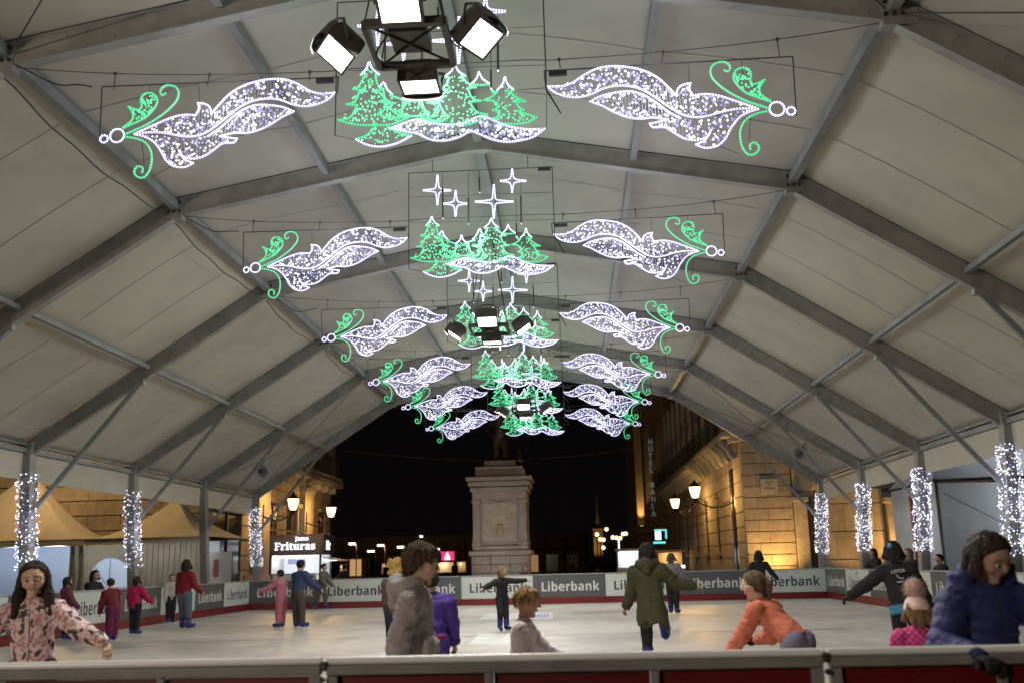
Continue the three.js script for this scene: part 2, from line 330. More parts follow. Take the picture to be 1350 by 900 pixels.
const FEATHER = {white:[[[1.211,.402],[1.364,.394],[1.49,.433],[1.618,.517],[1.76,.586],[1.928,.607],[2.094,.589],[2.257,.543],[2.418,.444],[2.535,.317],[2.611,.217]],[[2.611,.217],[2.629,.297],[2.687,.345],[2.77,.359]],[[2.77,.359],[2.755,.29],[2.789,.214]],[[2.789,.214],[2.926,.224],[3.06,.199],[3.193,.148],[3.351,.08],[3.474,.023]],[[1.211,.402],[1.292,.323],[1.415,.271],[1.553,.254],[1.692,.286],[1.833,.348],[1.973,.371],[2.137,.353],[2.272,.295],[2.404,.195],[2.535,.084],[2.666,-.006],[2.8,-.043],[2.936,-.032],[3.102,.01],[3.266,.034],[3.474,.023]],[[1.675,.197],[1.774,.249],[1.941,.288],[2.107,.298],[2.243,.254],[2.375,.16],[2.505,.043],[2.636,-.046]],[[1.675,.197],[1.797,.143],[1.931,.058],[2.065,-.005],[2.201,-.033],[2.338,-.025],[2.5,-.057]],[[2.5,-.057],[2.403,-.079],[2.307,-.095]],[[2.307,-.095],[2.332,-.137],[2.467,-.144],[2.572,-.22],[2.676,-.287],[2.81,-.308],[2.921,-.267],[2.957,-.204]],[[2.957,-.204],[2.891,-.309],[2.788,-.36]],[[2.788,-.36],[2.885,-.403],[3.021,-.38],[3.108,-.3],[3.169,-.191],[3.258,-.078],[3.371,-.01],[3.473,.017]]],green:[[[3.59,.023],[3.485,.067],[3.354,.124],[3.198,.222],[3.07,.333],[3.0,.443],[3.006,.533],[3.073,.59],[3.164,.591],[3.212,.537],[3.189,.475],[3.146,.495]],[[3.61,.102],[3.492,.153],[3.361,.219],[3.286,.301],[3.238,.394],[3.26,.474],[3.334,.515],[3.409,.493],[3.431,.425],[3.415,.36],[3.439,.311]],[[3.439,.311],[3.5,.325],[3.567,.358]],[[3.567,.358],[3.515,.28],[3.512,.199],[3.61,.111]],[[3.588,-.006],[3.451,-.035],[3.338,-.097],[3.277,-.197],[3.263,-.313],[3.286,-.431],[3.348,-.506],[3.424,-.484],[3.456,-.416],[3.417,-.365],[3.359,-.388],[3.361,-.44]]],fillW:[[[1.211,.402],[1.49,.433],[1.76,.586],[1.928,.607],[2.257,.543],[2.535,.317],[2.625,.222],[2.687,.345],[2.77,.359],[2.789,.214],[3.06,.199],[3.351,.08],[3.102,.01],[2.936,-.032],[2.8,-.043],[2.666,-.006],[2.404,.195],[2.272,.295],[2.137,.353],[1.973,.371],[1.833,.348],[1.692,.286],[1.553,.254],[1.36,.289]],[[1.675,.197],[1.774,.249],[1.941,.288],[2.107,.298],[2.243,.254],[2.375,.16],[2.505,.043],[2.664,-.048],[2.825,-.074],[2.989,-.058],[3.21,-.002],[3.372,.005],[3.258,-.078],[3.169,-.191],[3.108,-.3],[3.021,-.38],[2.807,-.364],[2.957,-.21],[2.921,-.267],[2.81,-.308],[2.676,-.287],[2.572,-.22],[2.467,-.144],[2.332,-.126],[2.5,-.057],[2.338,-.025],[2.201,-.033],[2.065,-.005],[1.931,.058]]],fillG:[[[3.584,.112],[3.493,.162],[3.362,.225],[3.286,.307],[3.243,.399],[3.259,.465],[3.333,.509],[3.408,.487],[3.426,.426],[3.414,.345],[3.449,.304],[3.548,.347],[3.514,.265],[3.512,.199]]],frame:[[[1.18,.596],[3.897,.629]],[[3.897,.629],[3.879,-.066]],[[1.18,.596],[1.191,.404]],[[2.773,.622],[2.755,.335]],[[3.342,.627],[3.348,.334]],[[3.022,-.374],[3.255,-.487]],[[3.395,-.056],[3.352,-.347]]],rings:[[3.676,.013,.08],[3.824,-.019,.045]]};
const TREES = {white:[[[-.67,1.477],[-.66,1.335],[-.643,1.256],[-.582,1.235],[-.465,1.215]],[[-.465,1.201],[-.582,1.197],[-.643,1.182],[-.661,1.11],[-.675,.977]],[[-.686,.977],[-.696,1.112],[-.714,1.185],[-.78,1.206],[-.905,1.222]],[[-.905,1.235],[-.78,1.244],[-.713,1.259],[-.695,1.336],[-.683,1.477]],[[-.377,1.195],[-.367,1.076],[-.35,1.015],[-.294,.994],[-.182,.975]],[[-.182,.962],[-.294,.957],[-.351,.942],[-.369,.884],[-.383,.768]],[[-.394,.769],[-.404,.885],[-.421,.945],[-.471,.965],[-.576,.979]],[[-.576,.993],[-.471,1.002],[-.42,1.019],[-.402,1.078],[-.39,1.196]],[[.246,1.271],[.254,1.114],[.269,1.022],[.371,.999],[.539,.977]],[[.539,.964],[.371,.962],[.268,.948],[.249,.86],[.233,.707]],[[.222,.707],[.214,.861],[.198,.951],[.101,.974],[-.061,.991]],[[-.061,1.005],[.101,1.011],[.2,1.025],[.219,1.115],[.232,1.271]],[[.547,1.525],[.555,1.415],[.572,1.362],[.635,1.341],[.754,1.321]],[[.754,1.307],[.634,1.304],[.57,1.288],[.551,1.237],[.536,1.13]],[[.525,1.13],[.516,1.239],[.5,1.291],[.452,1.312],[.35,1.326]],[[.35,1.34],[.453,1.349],[.502,1.366],[.52,1.417],[.534,1.525]],[[-.863,.629],[-.804,.702],[-.775,.781],[-.742,.699],[-.66,.62]],[[-.656,.471],[-.608,.522],[-.569,.434],[-.509,.37]],[[-.386,.305],[-.32,.366],[-.297,.445],[-.27,.364],[-.197,.297]],[[-.118,.362],[-.047,.445],[-.007,.535],[.029,.469]],[[.074,.558],[.151,.623],[.185,.704],[.22,.62],[.306,.548]],[[.371,.454],[.427,.516],[.454,.587],[.485,.513],[.564,.446]],[[.655,.365],[.714,.431],[.738,.518],[.764,.428],[.821,.367]],[[-.54,-.031],[-.443,-.001],[-.334,.039],[-.226,.057],[-.075,.006],[.14,-.025],[.312,.001],[.421,.053],[.49,.057],[.571,.024],[.698,-.048],[.868,-.1],[1.017,-.122],[1.156,-.123]],[[1.156,-.123],[1.036,-.207],[.886,-.245],[.736,-.253],[.566,-.21],[.438,-.143],[.353,-.112],[.223,-.174],[.051,-.207],[-.1,-.183],[-.228,-.111],[-.336,-.084],[-.54,-.031]],[[-.909,-.146],[-.79,-.211],[-.639,-.242],[-.466,-.213],[-.304,-.135]]],green:[[[-.87,.622],[-.824,.611]],[[-.824,.611],[-.897,.486],[-.951,.457]],[[-.66,.613],[-.706,.606]],[[-.706,.606],[-.667,.476],[-.613,.442]],[[-.951,.457],[-.877,.444]],[[-.877,.444],[-.934,.306],[-1.021,.278]],[[-.613,.442],[-.687,.436]],[[-.687,.436],[-.566,.299],[-.479,.264]],[[-1.021,.278],[-.902,.264]],[[-.902,.264],[-.985,.12],[-1.111,.094]],[[-.479,.264],[-.599,.26]],[[-.599,.26],[-.454,.127],[-.329,.091]],[[-1.111,.094],[-.939,.037],[-.72,.015],[-.502,.019],[-.329,.091]],[[-.646,.437],[-.616,.426]],[[-.616,.426],[-.604,.319],[-.658,.29]],[[-.509,.37],[-.539,.362]],[[-.539,.362],[-.38,.292],[-.328,.258]],[[-.658,.29],[-.585,.278]],[[-.585,.278],[-.608,.184],[-.658,.154]],[[-.328,.258],[-.4,.252]],[[-.4,.252],[-.396,.125],[-.347,.091]],[[-.658,.154],[-.59,.102],[-.503,.084],[-.415,.094],[-.347,.091]],[[-.401,.288],[-.351,.277]],[[-.351,.277],[-.397,.197],[-.454,.168]],[[-.175,.287],[-.225,.28]],[[-.225,.28],[-.156,.165],[-.1,.131]],[[-.454,.168],[-.377,.115],[-.277,.098],[-.178,.107],[-.1,.131]],[[-.109,.357],[-.077,.347]],[[-.077,.347],[-.207,.32],[-.256,.291]],[[.039,.442],[.007,.434]],[[.007,.434],[-.0,.334],[.048,.301]],[[-.256,.291],[-.189,.279]],[[-.189,.279],[-.152,.115],[-.204,.086]],[[.048,.301],[-.019,.294]],[[-.019,.294],[.069,.11],[.12,.077]],[[-.204,.086],[-.133,.033],[-.043,.016],[.048,.026],[.12,.077]],[[.076,.549],[.126,.538]],[[.126,.538],[.073,.438],[.006,.409]],[[.306,.548],[.255,.541]],[[.255,.541],[.355,.442],[.42,.407]],[[.006,.409],[.097,.396]],[[.097,.396],[-.021,.276],[-.115,.249]],[[.42,.407],[.329,.402]],[[.329,.402],[.379,.277],[.473,.242]],[[-.115,.249],[.014,.234]],[[.014,.234],[-.076,.082],[-.194,.056]],[[.473,.242],[.343,.238]],[[.343,.238],[.422,.113],[.538,.077]],[[-.194,.056],[-.033,-.0],[.171,-.022],[.375,-.017],[.538,.077]],[[.596,.345],[.647,.334]],[[.647,.334],[.58,.278],[.507,.25]],[[.829,.344],[.777,.337]],[[.777,.337],[.887,.245],[.958,.21]],[[.507,.25],[.607,.236]],[[.607,.236],[.654,.153],[.599,.124]],[[.958,.21],[.859,.205]],[[.859,.205],[.885,.144],[.938,.11]],[[.599,.124],[.674,.112]],[[.674,.112],[.661,.052],[.582,.024]],[[.938,.11],[.864,.104]],[[.864,.104],[.995,.049],[1.073,.015]],[[.582,.024],[.689,-.03],[.826,-.049],[.963,-.041],[1.073,.015]],[[.371,.45],[.472,.432],[.572,.441]],[[.572,.428],[.59,.373],[.632,.326]],[[-.909,-.139],[-.79,-.099],[-.703,-.002]],[[-.562,-.012],[-.465,-.079],[-.304,-.13]]],fillG:[[[-1.111,.094],[-.902,.264],[-1.021,.278],[-.877,.444],[-.951,.457],[-.824,.611],[-.87,.622],[-.775,.751],[-.66,.613],[-.706,.606],[-.613,.442],[-.687,.436],[-.479,.264],[-.599,.26],[-.329,.091],[-.724,.01]],[[-.658,.154],[-.585,.278],[-.658,.29],[-.616,.426],[-.646,.437],[-.602,.503],[-.509,.37],[-.539,.362],[-.328,.258],[-.4,.252],[-.347,.091],[-.508,.013]],[[-.454,.168],[-.351,.277],[-.401,.288],[-.299,.32],[-.175,.287],[-.225,.28],[-.1,.131],[-.291,.06]],[[-.204,.086],[-.189,.279],[-.256,.291],[-.077,.347],[-.109,.357],[-.008,.444],[.039,.442],[.007,.434],[.048,.301],[-.019,.294],[.12,.077],[-.032,.015]],[[-.194,.056],[.014,.234],[-.115,.249],[.097,.396],[.006,.409],[.126,.538],[.076,.549],[.184,.64],[.306,.548],[.255,.541],[.42,.407],[.329,.402],[.473,.242],[.343,.238],[.538,.077],[.172,-.011]],[[.582,.024],[.674,.112],[.599,.124],[.607,.236],[.507,.25],[.647,.334],[.596,.345],[.737,.457],[.829,.344],[.777,.337],[.958,.21],[.859,.205],[.938,.11],[.864,.104],[1.073,.015],[.784,-.029]],[[-.887,-.147],[-.703,-.013],[-.562,-.019],[-.325,-.134],[-.639,-.224]]],fillW:[[[-.54,-.031],[-.443,-.001],[-.334,.039],[-.226,.057],[-.075,.006],[.14,-.025],[.312,.001],[.421,.053],[.49,.057],[.571,.024],[.698,-.048],[.868,-.1],[1.017,-.122],[1.156,-.123],[1.156,-.123],[1.036,-.207],[.886,-.245],[.736,-.253],[.566,-.21],[.438,-.143],[.353,-.112],[.223,-.174],[.051,-.207],[-.1,-.183],[-.228,-.111],[-.336,-.084],[-.54,-.031]]],frame:[[[-1.148,1.546],[1.187,1.541]],[[-1.148,1.546],[-1.148,-.078]],[[1.187,1.541],[1.192,.324]],[[-1.148,1.126],[1.184,1.112]],[[-1.148,.699],[1.191,.642]],[[-1.148,-.078],[-.596,-.23]],[[-.505,.374],[-.157,.359]],[[.881,.36],[1.204,.369]],[[1.192,.324],[1.178,-.124]]],tubes:[[[-.59,1.508],[-.592,1.263],[-.591,.743]],[[-.171,1.5],[-.176,1.065],[-.178,.629]],[[.008,1.515],[.006,1.398],[.007,1.154]],[[.679,1.355],[.671,1.054],[.665,.596]],[[.594,1.012],[.585,.6],[.584,.384]]]};

// ---------------------------------------------------------------- illuminated motifs hung under the frames
function smoothLine(pts, step) { // Catmull-Rom through the points, sampled at an even step
  if (pts.length === 2) { const [a, b] = pts, n = Math.max(1, Math.round(Math.hypot(b[0] - a[0], b[1] - a[1]) / step)); return Array.from({ length: n + 1 }, (_, i) => [a[0] + (b[0] - a[0]) * i / n, a[1] + (b[1] - a[1]) * i / n]); }
  const c = new THREE.CatmullRomCurve3(pts.map(p => V(p[0], p[1], 0)), false, 'centripetal'), n = Math.max(2, Math.round(c.getLength() / step));
  return c.getSpacedPoints(n).map(p => [p.x, p.y]);
}
function inside(poly, x, y) { let c = false; for (let i = 0, j = poly.length - 1; i < poly.length; j = i++) { const [a, b] = poly[i], [d, e] = poly[j]; if ((b > y) !== (e > y) && x < (d - a) * (y - b) / (e - b) + a) c = !c; } return c; }
const greenWire = std(0.03, 0.13, 0.07, 0.6), netWire = std(0.42, 0.42, 0.5, 0.6);
const WHITE_BULB = glow(0.86, 0.86, 1.0, 2.3), GREEN_BULB = glow(0.05, 0.86, 0.34, 1.25), WHITE_ROPE = glow(0.42, 0.36, 0.98, 0.95), GREEN_ROPE = glow(0.01, 0.46, 0.17, 1.0), MIX_BULB = glow(0.16, 0.92, 0.46, 1.4);
function ropes(parent, lines, name, ropeMat, bulbMat, mirror) {
  const rope = new GB(), bulbs = new GB();
  for (const l of lines) {
    const p = smoothLine(l, 0.032);
    rope.tube(smoothLine(l, 0.05).map(([x, y]) => V(mirror * x, y, 0)), 0.0125, 6);
    for (const [x, y] of p) bulbs.octa(mirror * x, y, 0.009, 0.0125);
  }
  const r = rope.put(name, ropeMat, parent); stuff(bulbs.put('led_bulbs', bulbMat, r)); return r;
}
function fill(parent, polys, n, name, mats, mirror, mesh = netWire) {
  const g = mats.map(() => new GB()), wires = new GB();
  for (const poly of polys) {
    const xs = poly.map(p => p[0]), ys = poly.map(p => p[1]), x0 = Math.min(...xs), x1 = Math.max(...xs), y0 = Math.min(...ys), y1 = Math.max(...ys);
    const m = Math.round(n * (x1 - x0) * (y1 - y0));
    for (let i = 0; i < m; i++) { const x = rr(x0, x1), y = rr(y0, y1); if (!inside(poly, x, y)) continue; g[rnd() < 0.45 ? 0 : mats.length - 1].octa(mirror * x, y, rr(-0.015, 0.015), rr(0.010, 0.018)); }
    for (let x = x0; x < x1; x += 0.035) { let run = null; for (let y = y0; y <= y1 + 0.02; y += 0.02) { const ok = inside(poly, x, y); if (ok && run === null) run = y; if (!ok && run !== null) { if (y - run > 0.03) wires.cyl(V(mirror * x, run, 0), V(mirror * x, y - 0.01, 0), 0.002, 3); run = null; } } }
  }
  const w = stuff(wires.put('wire_mesh', mesh, parent));
  g.forEach((q, i) => q.p.length && stuff(q.put(name, mats[i], w)));
}
function wireFrame(parent, lines, mirror, r = 0.008) {
  const g = new GB(); lines.forEach((l, i) => g.tube(l.map(([x, y]) => V(mirror * x, y, -0.012)), i < 3 ? r : r * 0.45, 5)); return g.put('wire_frame', M.wire, parent);
}
function feather(mirror) {
  const t = new THREE.Group(); t.name = numbered('feather_light'); scene.add(t);
  wireFrame(t, FEATHER.frame, mirror);
  ropes(t, FEATHER.white, 'white_led_rope', WHITE_ROPE, WHITE_BULB, mirror);
  ropes(t, FEATHER.green, 'green_led_rope', GREEN_ROPE, GREEN_BULB, mirror);
  for (const [x, y, r] of FEATHER.rings) {
    const ring = new GB(), b = new GB(), n = Math.round(2 * Math.PI * r / 0.03), P = Array.from({ length: n }, (_, i) => V(mirror * x + r * Math.cos(i / n * 6.2832), y + r * Math.sin(i / n * 6.2832), 0));
    ring.tube(P, 0.012, 6, true); P.forEach(p => b.octa(p.x, p.y, 0.009, 0.0125)); const o = ring.put('led_ring', WHITE_ROPE, t); stuff(b.put('led_bulbs', WHITE_BULB, o));
  }
  fill(t, FEATHER.fillW, 780, 'led_bulbs', [WHITE_BULB, WHITE_ROPE], mirror);
  fill(t, FEATHER.fillG, 1000, 'led_bulbs', [GREEN_BULB], mirror, greenWire);
  const box = new GB(); box.box(mirror * 1.33, 0.55, 0, 0.2, 0.05, 0.04); box.put('driver_box', M.steel, t);
  return t;
}
function treeMotif() {
  const t = new THREE.Group(); t.name = numbered('fir_tree_light'); scene.add(t);
  wireFrame(t, TREES.frame, 1);
  ropes(t, TREES.white.slice(0, 16), 'white_led_star', WHITE_ROPE, WHITE_BULB, 1);
  ropes(t, TREES.white.slice(16), 'white_led_rope', WHITE_ROPE, WHITE_BULB, 1);
  ropes(t, TREES.green, 'green_led_rope', GREEN_ROPE, GREEN_BULB, 1);
  fill(t, TREES.fillG, 560, 'led_bulbs', [GREEN_BULB, MIX_BULB], 1, greenWire);
  fill(t, TREES.fillW, 1150, 'led_bulbs', [WHITE_BULB, WHITE_ROPE], 1);
  for (const [a, b, c] of TREES.tubes) { // falling-snow tubes on their leads
    const g = new GB(); g.cyl(V(a[0], a[1], 0.02), V(b[0], b[1], 0.02), 0.004, 4); g.cyl(V(b[0], b[1], 0.02), V(c[0], c[1], 0.02), 0.013, 8); const q = g.put('snowfall_tube', M.steel, t);
    const d = new GB(); d.octa(c[0], c[1] - 0.01, 0.02, 0.013); d.put('led_tip', WHITE_BULB, q);
  }
  const box = new GB(); box.box(1.06, 1.51, 0, 0.2, 0.06, 0.04); box.put('driver_box', M.steel, t);
  return t;
}
const rowWord = ['in the nearest row under the floodlights', 'in the second row', 'in the third row', 'in the fourth row', 'in the fifth row', 'in the farthest row'];
const jit = [[0, 0], [-0.02, -0.02], [0.01, -0.04], [-0.02, -0.08], [0, 0.0], [0.02, 0.02]];
const fl = feather(-1), fr = feather(1), tr = treeMotif();
for (let k = 0; k < 6; k++) {
  const z = -10 - 5 * k, y = 6 + jit[k][1];
  const L = k ? copy(fl, '') : fl, R = k ? copy(fr, '') : fr, T = k ? copy(tr, '') : tr;
  tag(L, `left white and green light feather ${rowWord[k]}`, 'light decoration', 'light feathers hung under the roof');
  tag(R, `right white and green light feather ${rowWord[k]}`, 'light decoration', 'light feathers hung under the roof');
  tag(T, `green fir trees of lights on white snow line, ${rowWord[k]}`, 'light decoration', 'fir tree lights hung under the ridge');
  L.position.set(0.06 + jit[k][0], y + 0.05, z + 0.02); R.position.set(jit[k][0], y, z + 0.02); T.position.set(0.01, y - (k === 2 || k === 5 ? 0.06 : 0.0), z + 0.06);
  for (const [o, c, I] of [[L, [0.82, 0.84, 1.0], 2.7], [R, [0.82, 0.84, 1.0], 2.7], [T, [0.62, 1.0, 0.80], 3.5]]) { const p = new THREE.PointLight(new THREE.Color(...c), I); p.position.set(o === T ? 0 : o === L ? -2.4 : 2.4, o === T ? 0.35 : 0.15, 0.3); p.castShadow = true; p.shadow.radius = 14; o.add(p); }
  L.rotation.z = rr(-0.006, 0.006); R.rotation.z = rr(-0.006, 0.006);
  // carrying cable from knee to knee with its short hangers
  const cab = thing('carrying_cable', `thin black cable carrying the light motifs, ${rowWord[k]}`, 'cable', [0, 0, z], 0, 'cables across the roof frames');
  const g = new GB(), hx = [-4.92, -3.9, -2.6, -1.3, 0, 1.3, 2.6, 3.9, 4.92], hy = x => 6.72 + 0.26 * Math.pow(Math.abs(x) / 4.92, 3) + (Math.abs(x) < 1.2 ? 0.02 : 0);
  g.tube(Array.from({ length: 41 }, (_, i) => { const x = -4.92 + i * 9.84 / 40; return V(x, hy(x), 0); }), 0.0055, 5); g.put('wire', M.wire, cab);
  for (const x of [-3.7, -2.6, -1.45, 1.35, 2.5, 3.75]) { const h = new GB(); h.cyl(V(x, hy(x), 0), V(x + rr(-0.03, 0.03), 6.62, 0.01), 0.006, 5); h.box(x, hy(x), 0, 0.03, 0.03, 0.03); h.put('hanger', M.wire, cab); }
  const pw = new GB(), sag = rr(0.05, 0.2); pw.tube(Array.from({ length: 15 }, (_, i) => { const q = i / 14; return V(-4.9 + 0.98 * q, 7.0 - 0.36 * q - sag * Math.sin(q * 3.14), 0.05 + 0.05 * Math.sin(q * 9)); }), 0.008, 5);
  pw.put('power_lead', M.black, cab); const pw2 = new GB(); pw2.tube(Array.from({ length: 15 }, (_, i) => { const q = i / 14; return V(1.19 + 0.16 * Math.sin(q * 3.1), 6.35 - 0.3 * Math.sin(q * 3.14), 0.06); }), 0.008, 5); pw2.put('power_lead', M.black, cab);
  for (const x of [-0.75, 0.8]) { const hr = new GB(); hr.cyl(V(x, 7.54, 0.05), V(x, x < 0 ? 7.86 : 7.85, 0.02), 0.006, 5); hr.put('hanger', M.wire, cab); }
}
// the power lead that runs down the left knee purlin
for (let k = 0; k < 4; k++) {
  const z = -10 - 5 * k, g = new GB();
  g.tube(Array.from({ length: 17 }, (_, i) => { const q = i / 16; return V(-5.12 - 0.05 * Math.sin(q * 3.14), 6.95 - 0.1 * Math.sin(q * 3.14) + 0.02 * Math.sin(q * 20), z - 0.1 - 4.8 * q); }), 0.011, 6);
  tag(g.put('power_lead', M.black), `slack black power lead along left roof purlin, ${rowWord[k]}`, 'cable', 'power leads along the purlin');
}

// ---------------------------------------------------------------- floodlight clusters
const FLOOD = 300;
const LENS = glow(1.0, 0.97, 0.93, 9, 0.6);
function floodCluster(label, pos, turn, first) {
  const c = thing('floodlight_cluster', label, 'floodlights', pos, 0, 'floodlight clusters under the ridge');
  const t = new GB(), a = 0.36, b = 0.39;
  for (const [x0, z0, x1, z1] of [[-a, -b, a, -b], [a, -b, a, b], [a, b, -a, b], [-a, b, -a, -b]]) t.beam(V(x0, 0, z0), V(x1, 0, z1), 0.055, 0.075);
  t.put('square_frame', M.lampHouse, c);
  const x = new GB(); x.cyl(V(-a, 0, -b), V(a, 0, b), 0.012, 6); x.cyl(V(a, 0, -b), V(-a, 0, b), 0.012, 6); x.put('cross_stays', M.black, c);
  const bx = new GB(); bx.bevel(0, 0.08, 0.02, 0.36, 0.14, 0.4, 0.012); bx.put('ballast_box', M.lampHouse, c);
  const rods = new GB(); for (const [sx, sz] of [[-1, -1], [1, -1], [1, 1], [-1, 1]]) rods.cyl(V(sx * a, 0, sz * b), V(sx * 0.05, 7.85 - pos[1], sz * 0.3), 0.008, 5); rods.put('hanging_chain', M.wire, c);
  const lead = new GB(); lead.tube(Array.from({ length: 16 }, (_, i) => { const q = i / 15; return V(-0.2 + 0.1 * Math.sin(q * 7), -0.02 - 0.16 * Math.sin(q * 3.14), -0.3 + 0.6 * q); }), 0.009, 5); lead.put('power_lead', M.black, c); const lead2 = new GB(); lead2.tube(Array.from({ length: 12 }, (_, i) => { const q = i / 11; return V(0.36 + 0.35 * q, 0 - 0.14 * Math.sin(q * 3.14), 0.1); }), 0.008, 5); lead2.put('power_lead', M.black, c);
  // four lamps, one on each side, tilted outwards and down
  const spots = [[0, 0.62, 0, 0.42, 0], [0.68, 0.14, Math.PI / 2 - turn, 0.62, -0.06], [-0.68, 0.14, -Math.PI / 2 + turn, 0.62, -0.14], [0, -0.58, Math.PI, 0.02, -0.14]];
  spots.forEach(([lx, lz, yaw, tilt, drop], i) => {
    const f = new THREE.Group(); f.name = 'floodlight'; f.position.set(lx, drop, lz); f.rotation.set(0, yaw, 0, 'YXZ'); c.add(f);
    const head = new THREE.Group(); // local +z is where the lamp points, tilted down
    head.name = 'lamp_head'; head.rotation.x = Math.PI / 2 - tilt; f.add(head);
    const w = 0.20, h = 0.165, g = new GB(), P = (x, y, z) => V(x, y, z);
    // housing: square mouth with lip narrowing to the back, curved top
    const ring = (s, z) => [P(-w * s, -h * s, z), P(w * s, -h * s, z), P(w * s, h * s, z), P(-w * s, h * s, z)];
    const R = [ring(1.0, 0.0), ring(1.0, -0.05), ring(0.97, -0.13), ring(0.86, -0.2), ring(0.62, -0.25), ring(0.2, -0.275)];
    for (let r = 0; r < R.length - 1; r++) for (let k = 0; k < 4; k++) g.quad(R[r][k], R[r + 1][k], R[r + 1][(k + 1) % 4], R[r][(k + 1) % 4]);
    for (let k = 0; k < 4; k++) { const n = (k + 1) % 4, A = R[0][k], B = R[0][n], s = 0.87; g.quad(A, B, V(B.x * s, B.y * s, 0.004), V(A.x * s, A.y * s, 0.004)); }
    // visor with a rounded crown over the mouth
    const n = 10; for (let k = 0; k < n; k++) { const A = t2 => { const u = -1 + 2 * t2; return [V(u * w * 1.03, h * 0.98 + 0.07 * Math.sqrt(Math.max(0, 1 - u * u)), -0.16), V(u * w * 1.03, h * 0.98 + 0.07 * Math.sqrt(Math.max(0, 1 - u * u)), 0.035)]; }; const a0 = A(k / n), a1 = A((k + 1) / n); g.quad(a0[0], a0[1], a1[1], a1[0]); g.quad(V(a0[0].x, h * 0.95, -0.16), a0[0], a1[0], V(a1[0].x, h * 0.95, -0.16)); }
    const housing = new THREE.Mesh(g.geo(), M.lampHouse); housing.material.side = THREE.DoubleSide; housing.name = 'housing'; housing.castShadow = housing.receiveShadow = true; head.add(housing);
    const lens = new THREE.PlaneGeometry(2 * w * 0.86, 2 * h * 0.86); const lm = new THREE.Mesh(lens, LENS); lm.position.z = -0.004; lm.name = 'lamp_glass'; head.add(lm);
    const br = new GB(); br.tube([V(-w - 0.02, 0, -0.08), V(-w - 0.03, 0.14, -0.2), V(-0.06, 0.2, -0.26), V(0.06, 0.2, -0.26), V(w + 0.03, 0.14, -0.2), V(w + 0.02, 0, -0.08)], 0.014, 6); const bm = new THREE.Mesh(br.geo(), M.lampHouse); bm.name = 'bracket'; bm.castShadow = true; head.add(bm);
    const light = new THREE.RectAreaLight(new THREE.Color(1.0, 0.95, 0.88), FLOOD, 2 * w * 0.86, 2 * h * 0.86); light.position.set(0, 0, 0.012); light.rotation.y = Math.PI; head.add(light);
    // flatten: thing > floodlight > pieces
    f.updateMatrixWorld(true); for (const ch of [...head.children]) { ch.applyMatrix4(head.matrix); f.add(ch); } f.remove(head);
  });
  return c;
}

floodCluster('nearest cluster of four bright floodlights on a black square frame', [-0.04, 6.05, -8.33], 0.55);
floodCluster('middle cluster of four floodlights in front of the third fir tree motif', [-0.16, 5.78, -18.8], 0.04);
floodCluster('farthest cluster of four floodlights among the fifth fir tree motif', [0.02, 5.78, -29.4], 0.0);

// ---------------------------------------------------------------- light nets round the columns
const NET_BULB = glow(0.86, 0.88, 1.0, 2.6), NET_DIM = glow(0.42, 0.42, 0.85, 0.8), BULB_COUNT = 1.2;
function lightNet(label, sx, z, n, y0, y1) {
  const x = y => sx * (FOOT + (WX - FOOT) * (y / EAVE));
  const t = thing('column_light_net', label, 'string lights', [0, 0, z], 0, 'light nets wrapped round the columns');
  const g = new GB(), d = new GB(), w = new GB();
  const turns = 15, pts = [];
  for (let i = 0; i <= turns * 12; i++) { const a = i / 12 * 2 * Math.PI, y = y1 - (y1 - y0) * i / (turns * 12), r = 0.21 + 0.03 * noise3(i * 0.4, sx, z); pts.push(V(x(y) + r * Math.cos(a) * 0.85, y + 0.03 * noise3(i * 0.2, 3, z), r * Math.sin(a))); }
  w.tube(pts, 0.005, 4); w.put('wire', netWire, t);
  for (let i = 0; i < n * BULB_COUNT; i++) {
    const y = y0 + (y1 - y0) * rnd(), a = rnd() * 2 * Math.PI, cl = 0.5 + 0.5 * noise3(y * 4, a, z); if (rnd() > 0.35 + cl) continue;
    const r = rr(0.19, 0.26), q = rnd() < 0.62 ? g : d; q.octa(x(y) + r * Math.cos(a) * 0.9, y, r * Math.sin(a), rr(0.011, 0.021));
  }
  stuff(g.put('led_bulbs', NET_BULB, t)); stuff(d.put('led_bulbs', NET_DIM, t));
  const p = new THREE.PointLight(new THREE.Color(0.75, 0.78, 1), 1.0); p.position.set(x(2.3) - sx * 0.5, 2.3, 0.25); p.shadow.radius = 6; p.castShadow = true; t.add(p);
}
lightNet('column wrapped in white lights at the left edge behind the floral jacket', -1, -20, 330, 1.36, 3.36);
lightNet('column wrapped in white lights beside the arched tent window', -1, -25, 330, 1.4, 3.34);
lightNet('column wrapped in white lights beside the lit kiosk', -1, -35, 420, 1.4, 3.42);
lightNet('column wrapped in white lights at right edge above the blue jacket', 1, -20, 640, 1.22, 3.36);
lightNet('column wrapped in white lights left of the grey canvas side tent', 1, -25, 640, 1.36, 3.36);
lightNet('column wrapped in white lights above the leaning spectators at right', 1, -30, 640, 1.4, 3.38);
lightNet('column wrapped in white lights beside the dark doorway', 1, -35, 560, 1.35, 3.42);

